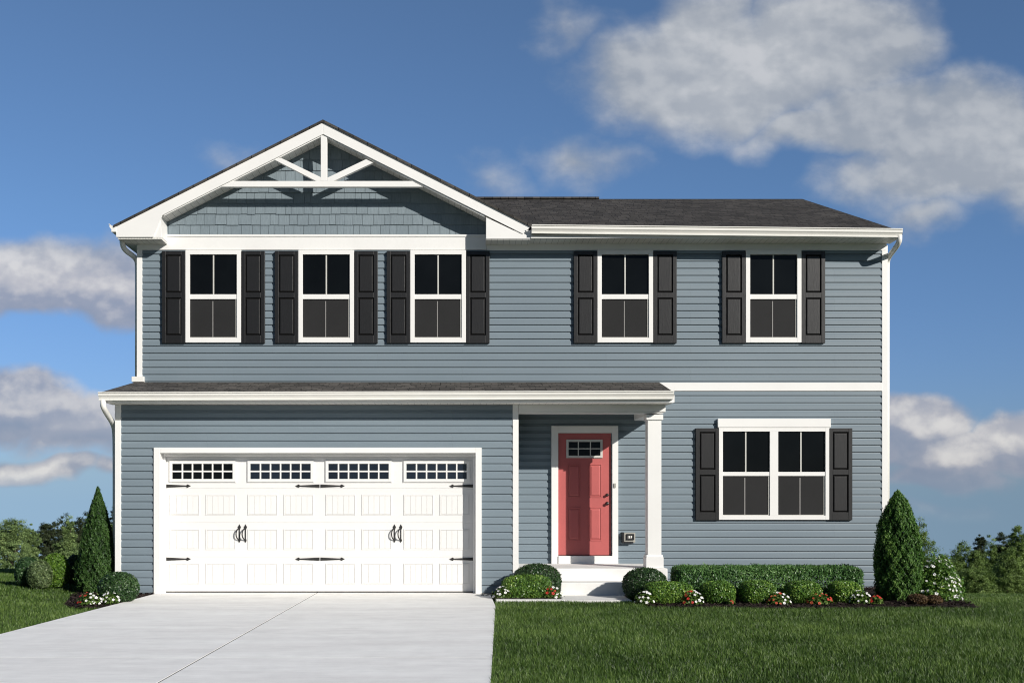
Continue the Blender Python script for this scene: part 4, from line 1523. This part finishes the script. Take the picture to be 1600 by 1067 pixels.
# pebbles at the right foot of the garage casing
rg = np.random.default_rng(77)
mb = MB()
for i in range(70):
    x = rg.uniform(0.30, 0.56); y = rg.uniform(-1.62, -1.30); r = rg.uniform(0.006, 0.016)
    n = len(mb.v)
    z_ = 0.004 if x < dr(y) else -0.004
    mb.v += [(x + r * a, y + r * b * .8, z_ + r * c * .7) for a, b, c in ((1, 0, 0), (-1, 0.1, 0), (0, 1, 0.1), (0.1, -1, 0), (0, 0, 1), (0, 0, -1))]
    mb.f += [tuple(n + i for i in q) for q in ((0, 2, 4), (2, 1, 4), (1, 3, 4), (3, 0, 4), (2, 0, 5), (1, 2, 5), (3, 1, 5), (0, 3, 5))]
gp = mb.build('gravel', M['pebble'])
set_props(gp, 'scatter of small pale pebbles by the right foot of the garage door frame', 'gravel', kind='stuff')

# ------------------------------------------------------------------ grass blades
def grass():
    rg = np.random.default_rng(42)
    xs, ys_ = [], []

    def add(x0, x1, y0, y1, dens, ok):
        n = int((x1 - x0) * (y1 - y0) * dens)
        x = rg.uniform(x0, x1, n); y = rg.uniform(y0, y1, n)
        m = ok(x, y)
        xs.append(x[m]); ys_.append(y[m])
    drv = np.vectorize(dr)
    def free(x, y):                      # keeps the blades off the beds, with a slightly ragged edge
        m = np.ones(len(x), bool)
        for B in BEDS:
            m &= ~inside(B, x + rg.normal(0, 0.018, len(x)), y + rg.normal(0, 0.018, len(x)))
        return m

    front = lambda x, y: (x > 0.50 + (np.minimum(y, -2.12) + 2.12) * 0.0379 + 0.004) & ((y < -2.51) | (x > 2.49)) & free(x, y)
    add(0.1, 9.2, -6.3, -2.5, 4300, front)
    add(0.1, 7.6, -9.9, -6.3, 5200, front)
    add(7.0, 10.5, -2.5, 0.6, 2600, free)
    add(9.2, 12.5, -6.3, -2.5, 1500, free)
    add(10.5, 13.0, -2.5, 2.0, 900, free)
    left = lambda x, y: (x < -4.60 + (y + 1.25) * 0.0418 - 0.004) & ((y < -1.0) | (x < -5.3)) & free(x, y)
    add(-10.5, -4.6, -8.6, -3.0, 2900, left)
    add(-12.0, -4.6, -3.0, 4.8, 2200, left)
    x = np.concatenate(xs); y = np.concatenate(ys_)
    n = len(x)
    z = ground_z(x, y)
    # patches: height, lean and colour drift slowly over the lawn
    P2 = np.stack([x, y, np.zeros(n)], 1)
    p1 = clump_tint(P2, rg, 1.2, 1.0); p2 = clump_tint(P2, rg, 4.5, 1.0); p3 = clump_tint(P2, rg, 9, 1.0)
    h = 0.050 * (1 + 0.20 * p1 + 0.25 * p2) * rg.uniform(0.55, 1.3, n)
    h *= np.where((x < -4) | (x > 7.2), 0.75, 1.0)
    a = rg.uniform(0, 6.283, n)
    wv = 0.0022 * rg.uniform(0.7, 1.4, n) * np.where(y > -3, 1.3, 1.0)
    lean = rg.uniform(0.05, 0.7, n) * h
    la = rg.uniform(0, 6.283, n) * 0.6 + p3 * 1.5
    lx, ly = np.cos(la) * lean, np.sin(la) * lean
    bx, by = np.cos(a) * wv, np.sin(a) * wv
    V = np.empty((n, 5, 3), np.float32)
    V[:, 0] = np.stack([x - bx, y - by, z], 1)
    V[:, 1] = np.stack([x + bx, y + by, z], 1)
    V[:, 2] = np.stack([x + bx * .8 + lx * .35, y + by * .8 + ly * .35, z + h * .6], 1)
    V[:, 3] = np.stack([x - bx * .8 + lx * .35, y - by * .8 + ly * .35, z + h * .6], 1)
    V[:, 4] = np.stack([x + lx, y + ly, z + h], 1)
    tint = 0.46 + 0.26 * p1 + 0.20 * p2 + 0.10 * p3 + rg.normal(0, 0.21, n) + (rg.random(n) < 0.07) * 0.5
    i = np.arange(n)[:, None] * 5
    T = np.concatenate([i + np.array([[0, 1, 2]]), i + np.array([[0, 2, 3]]), i + np.array([[3, 2, 4]])], 1).reshape(-1, 3)
    o = np_mesh('grass', V.reshape(-1, 3), T, M['grass'], np.repeat(np.clip(tint, 0, 1), 3))
    set_props(o, 'short dark green grass of the front and side lawns', 'grass', kind='stuff')


grass()

# ------------------------------------------------------------------ light
HX, VZ = 0.90, 0.585
sdir = Vector((HX, -1.0, VZ)).normalized()
elev = math.asin(sdir.z)
L = bpy.data.lights.new('sun', 'SUN')
L.energy = 5.0
L.angle = math.radians(0.53)
L.color = (1.0, 0.955, 0.89)
so = bpy.data.objects.new('sun', L)
C.objects.link(so)
so.rotation_euler = (-sdir).to_track_quat('-Z', 'Y').to_euler()
so.location = sdir * 40

wd = bpy.data.worlds.new('World')
bpy.context.scene.world = wd
wd.use_nodes = True
t = NT(wd.node_tree)
bg = wd.node_tree.nodes['Background']
dirv = t.n('ShaderNodeTexCoord').outputs['Generated']
sx = t.n('ShaderNodeSeparateXYZ')
t.link(dirv, sx.inputs[0])
cb = t.n('ShaderNodeCombineXYZ')
t.link(sx.outputs[0], cb.inputs[0])
t.link(sx.outputs[1], cb.inputs[1])
t.link(t.math('MAXIMUM', sx.outputs[2], 0.03), cb.inputs[2])
sky = t.n('ShaderNodeTexSky', sky_type='NISHITA')
sky.sun_disc = False
sky.sun_elevation = elev
sky.sun_rotation = math.atan2(sdir.x, sdir.y)
sky.altitude = 200
sky.air_density = 1.0
sky.dust_density = 0.6
sky.ozone_density = 1.6
t.link(cb.outputs[0], sky.inputs[0])
SKYK = 0.088
# haze near the horizon is blue grey rather than yellow
hz = t.ramp(t.math('MULTIPLY', sx.outputs[2], 2.0), [(0.0, (0.44, 0.64, 1.16)), (0.16, (0.53, 0.71, 1.14)), (0.5, (0.66, 0.86, 1.14)), (1.0, (0.80, 0.95, 1.12))])
skyc = t.mix(1.0, sky.outputs[0], hz, 'MULTIPLY')
south = t.smooth(sx.outputs[1], -0.35, 0.15, 0.40, 1.0)     # dims the unseen sky behind the viewer to cut fill light on the facade
skyc = t.mix(1.0, skyc, (SKYK, SKYK, SKYK), 'MULTIPLY')
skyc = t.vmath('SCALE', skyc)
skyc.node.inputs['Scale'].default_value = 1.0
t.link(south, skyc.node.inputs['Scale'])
# clouds stand at fixed directions: (u, w) = (x / y, z / y) of the view direction north
yy = t.math('MAXIMUM', sx.outputs[1], 0.08)
u = t.math('DIVIDE', sx.outputs[0], yy)
w_ = t.math('DIVIDE', sx.outputs[2], yy)
uw = t.n('ShaderNodeCombineXYZ')
t.link(u, uw.inputs[0])
t.link(w_, uw.inputs[1])
uw = uw.outputs[0]
CL = [  # px, py, half width, half height, weight
    (1150, 112, 235, 100, 1.15), (1105, 50, 90, 75, .9), (1290, 70, 160, 95, 1.1),
    (1400, 180, 150, 70, .9), (1500, 220, 170, 100, 1.1), (1300, 208, 190, 40, .85), (1460, 275, 150, 55, .95), (1590, 245, 100, 100, .85), (1450, 335, 60, 45, .5),
    (905, 248, 85, 42, .50), (765, 285, 45, 30, .20), (355, 252, 40, 24, .20), (880, 50, 48, 44, .28),
    (55, 430, 140, 62, 1.0), (165, 440, 105, 62, .95), (20, 632, 110, 54, 1.0), (140, 660, 120, 52, .8), (70, 728, 95, 18, .65), (185, 732, 45, 16, .5),
    (1440, 668, 110, 46, 1.0), (1500, 712, 180, 38, .95), (1592, 690, 55, 45, .95), (1470, 752, 130, 22, .6), (1480, 808, 120, 18, .42),
    (2050, 420, 240, 90, .9)]


CL_HI = [c for c in CL if c[1] < 380]
CL_LO = [c for c in CL if c[1] >= 380]


def cloud_field(vec, items):
    cur = None
    for px, py, rx, ry, wt in items:
        d = t.vmath('SUBTRACT', vec, ((px - CX) / F, (CY - py) / F, 0))
        d = t.vmath('MULTIPLY', d, (F / rx / 1.25, F / ry / 1.25, 0))
        ln = t.vmath('LENGTH', d)
        v = t.math('MULTIPLY_ADD', ln, -wt, wt)
        cur = v if cur is None else t.math('MAXIMUM', cur, v)
    return cur


wn = t.n('ShaderNodeTexNoise')
t.link(uw, wn.inputs['Vector'])
wn.inputs['Scale'].default_value = 11
wn.inputs['Detail'].default_value = 2
warp = t.vmath('MULTIPLY', t.vmath('SUBTRACT', wn.outputs['Color'], (.5, .5, .5)), (0.085, 0.055, 0))
p = t.vmath('ADD', uw, warp)
cs = t.scaled(uw, (1, 1.3, 1))
nz = t.noise(cs, 15, 6, 0.56)
nzu = t.noise(t.vmath('ADD', cs, (0.006, 0.016, 0)), 15, 3, 0.55)
nz2 = t.noise(t.scaled(uw, (1, 1.6, 1)), 6, 1, 0.5)
base_lo = cloud_field(p, CL_LO)
base = t.math('SMOOTH_MAX', base_lo, cloud_field(p, CL_HI), 0.1)
field = t.math('ADD', base, t.math('MULTIPLY_ADD', nz, 0.66, -0.27))
low_ = t.smooth(w_, 0.20, 0.27)
dens_hi = t.smooth(field, 0.02, 0.58)
dens_lo = t.smooth(field, 0.06, 0.38)
dens = t.math('ADD', t.math('MULTIPLY', dens_hi, low_), t.math('MULTIPLY', dens_lo, t.math('SUBTRACT', 1.0, low_)))
# sunlit tops: denser below than above
relief = t.smooth(t.math('SUBTRACT', nz, nzu), -0.14, 0.15)
base_up = cloud_field(t.vmath('ADD', p, (0.008, 0.022, 0)), CL_LO)
side_lo = t.smooth(t.math('SUBTRACT', base_lo, base_up), -0.30, 0.34)
side = t.math('ADD', t.math('MULTIPLY', side_lo, t.math('SUBTRACT', 1.0, low_)), t.math('MULTIPLY', low_, 0.62))
lit = t.math('ADD', t.math('MULTIPLY', relief, 0.36), t.math('MULTIPLY', t.smooth(nz2, 0.3, 0.7), 0.26))
lit = t.math('ADD', lit, t.math('MULTIPLY', side, 0.36))
lit = t.math('ADD', lit, t.math('MULTIPLY', t.smooth(field, 0.2, 0.9), 0.12))
lit = t.math('ADD', lit, 0.02)
chi = t.ramp(lit, [(0.0, (0.25, 0.30, 0.37)), (0.45, (0.39, 0.42, 0.465)), (0.8, (0.53, 0.55, 0.575)), (1.0, (0.66, 0.665, 0.68))])
clo = t.ramp(lit, [(0.0, (0.215, 0.265, 0.37)), (0.5, (0.335, 0.355, 0.43)), (0.78, (0.56, 0.545, 0.56)), (1.0, (0.76, 0.73, 0.70))])
ccol = t.mix(low_, clo, chi)
front = t.smooth(sx.outputs[1], 0.0, 0.15)
above = t.smooth(sx.outputs[2], -0.02, 0.03)
cf = t.math('MULTIPLY', t.math('MULTIPLY', dens, 0.86), t.math('MULTIPLY', front, above))
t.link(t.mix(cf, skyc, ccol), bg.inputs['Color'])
bg.inputs['Strength'].default_value = 1.0

# ------------------------------------------------------------------ camera
cam = bpy.data.cameras.new('camera')
co_ = bpy.data.objects.new('camera', cam)
C.objects.link(co_)
co_.location = (0, -D, EYE)
co_.rotation_euler = (math.pi / 2, 0, 0)
cam.sensor_fit = 'HORIZONTAL'
cam.sensor_width = 36
cam.lens = F / 1600 * 36
cam.shift_x = (800 - CX) / 1600
cam.shift_y = (CY - 533.5) / 1600
cam.clip_start = 0.1
cam.clip_end = 3000
sc = bpy.context.scene
sc.camera = co_
sc.view_settings.view_transform = 'Standard'
sc.view_settings.look = 'None'
sc.view_settings.exposure = 0
sc.view_settings.gamma = 1
sc.render.engine = 'CYCLES'
sc.cycles.use_denoising = True
sc.cycles.filter_width = 1.1
sc.cycles.sample_clamp_indirect = 4.0
sc.cycles.max_bounces = 5
sc.cycles.diffuse_bounces = 3
sc.cycles.glossy_bounces = 2
sc.cycles.transmission_bounces = 2
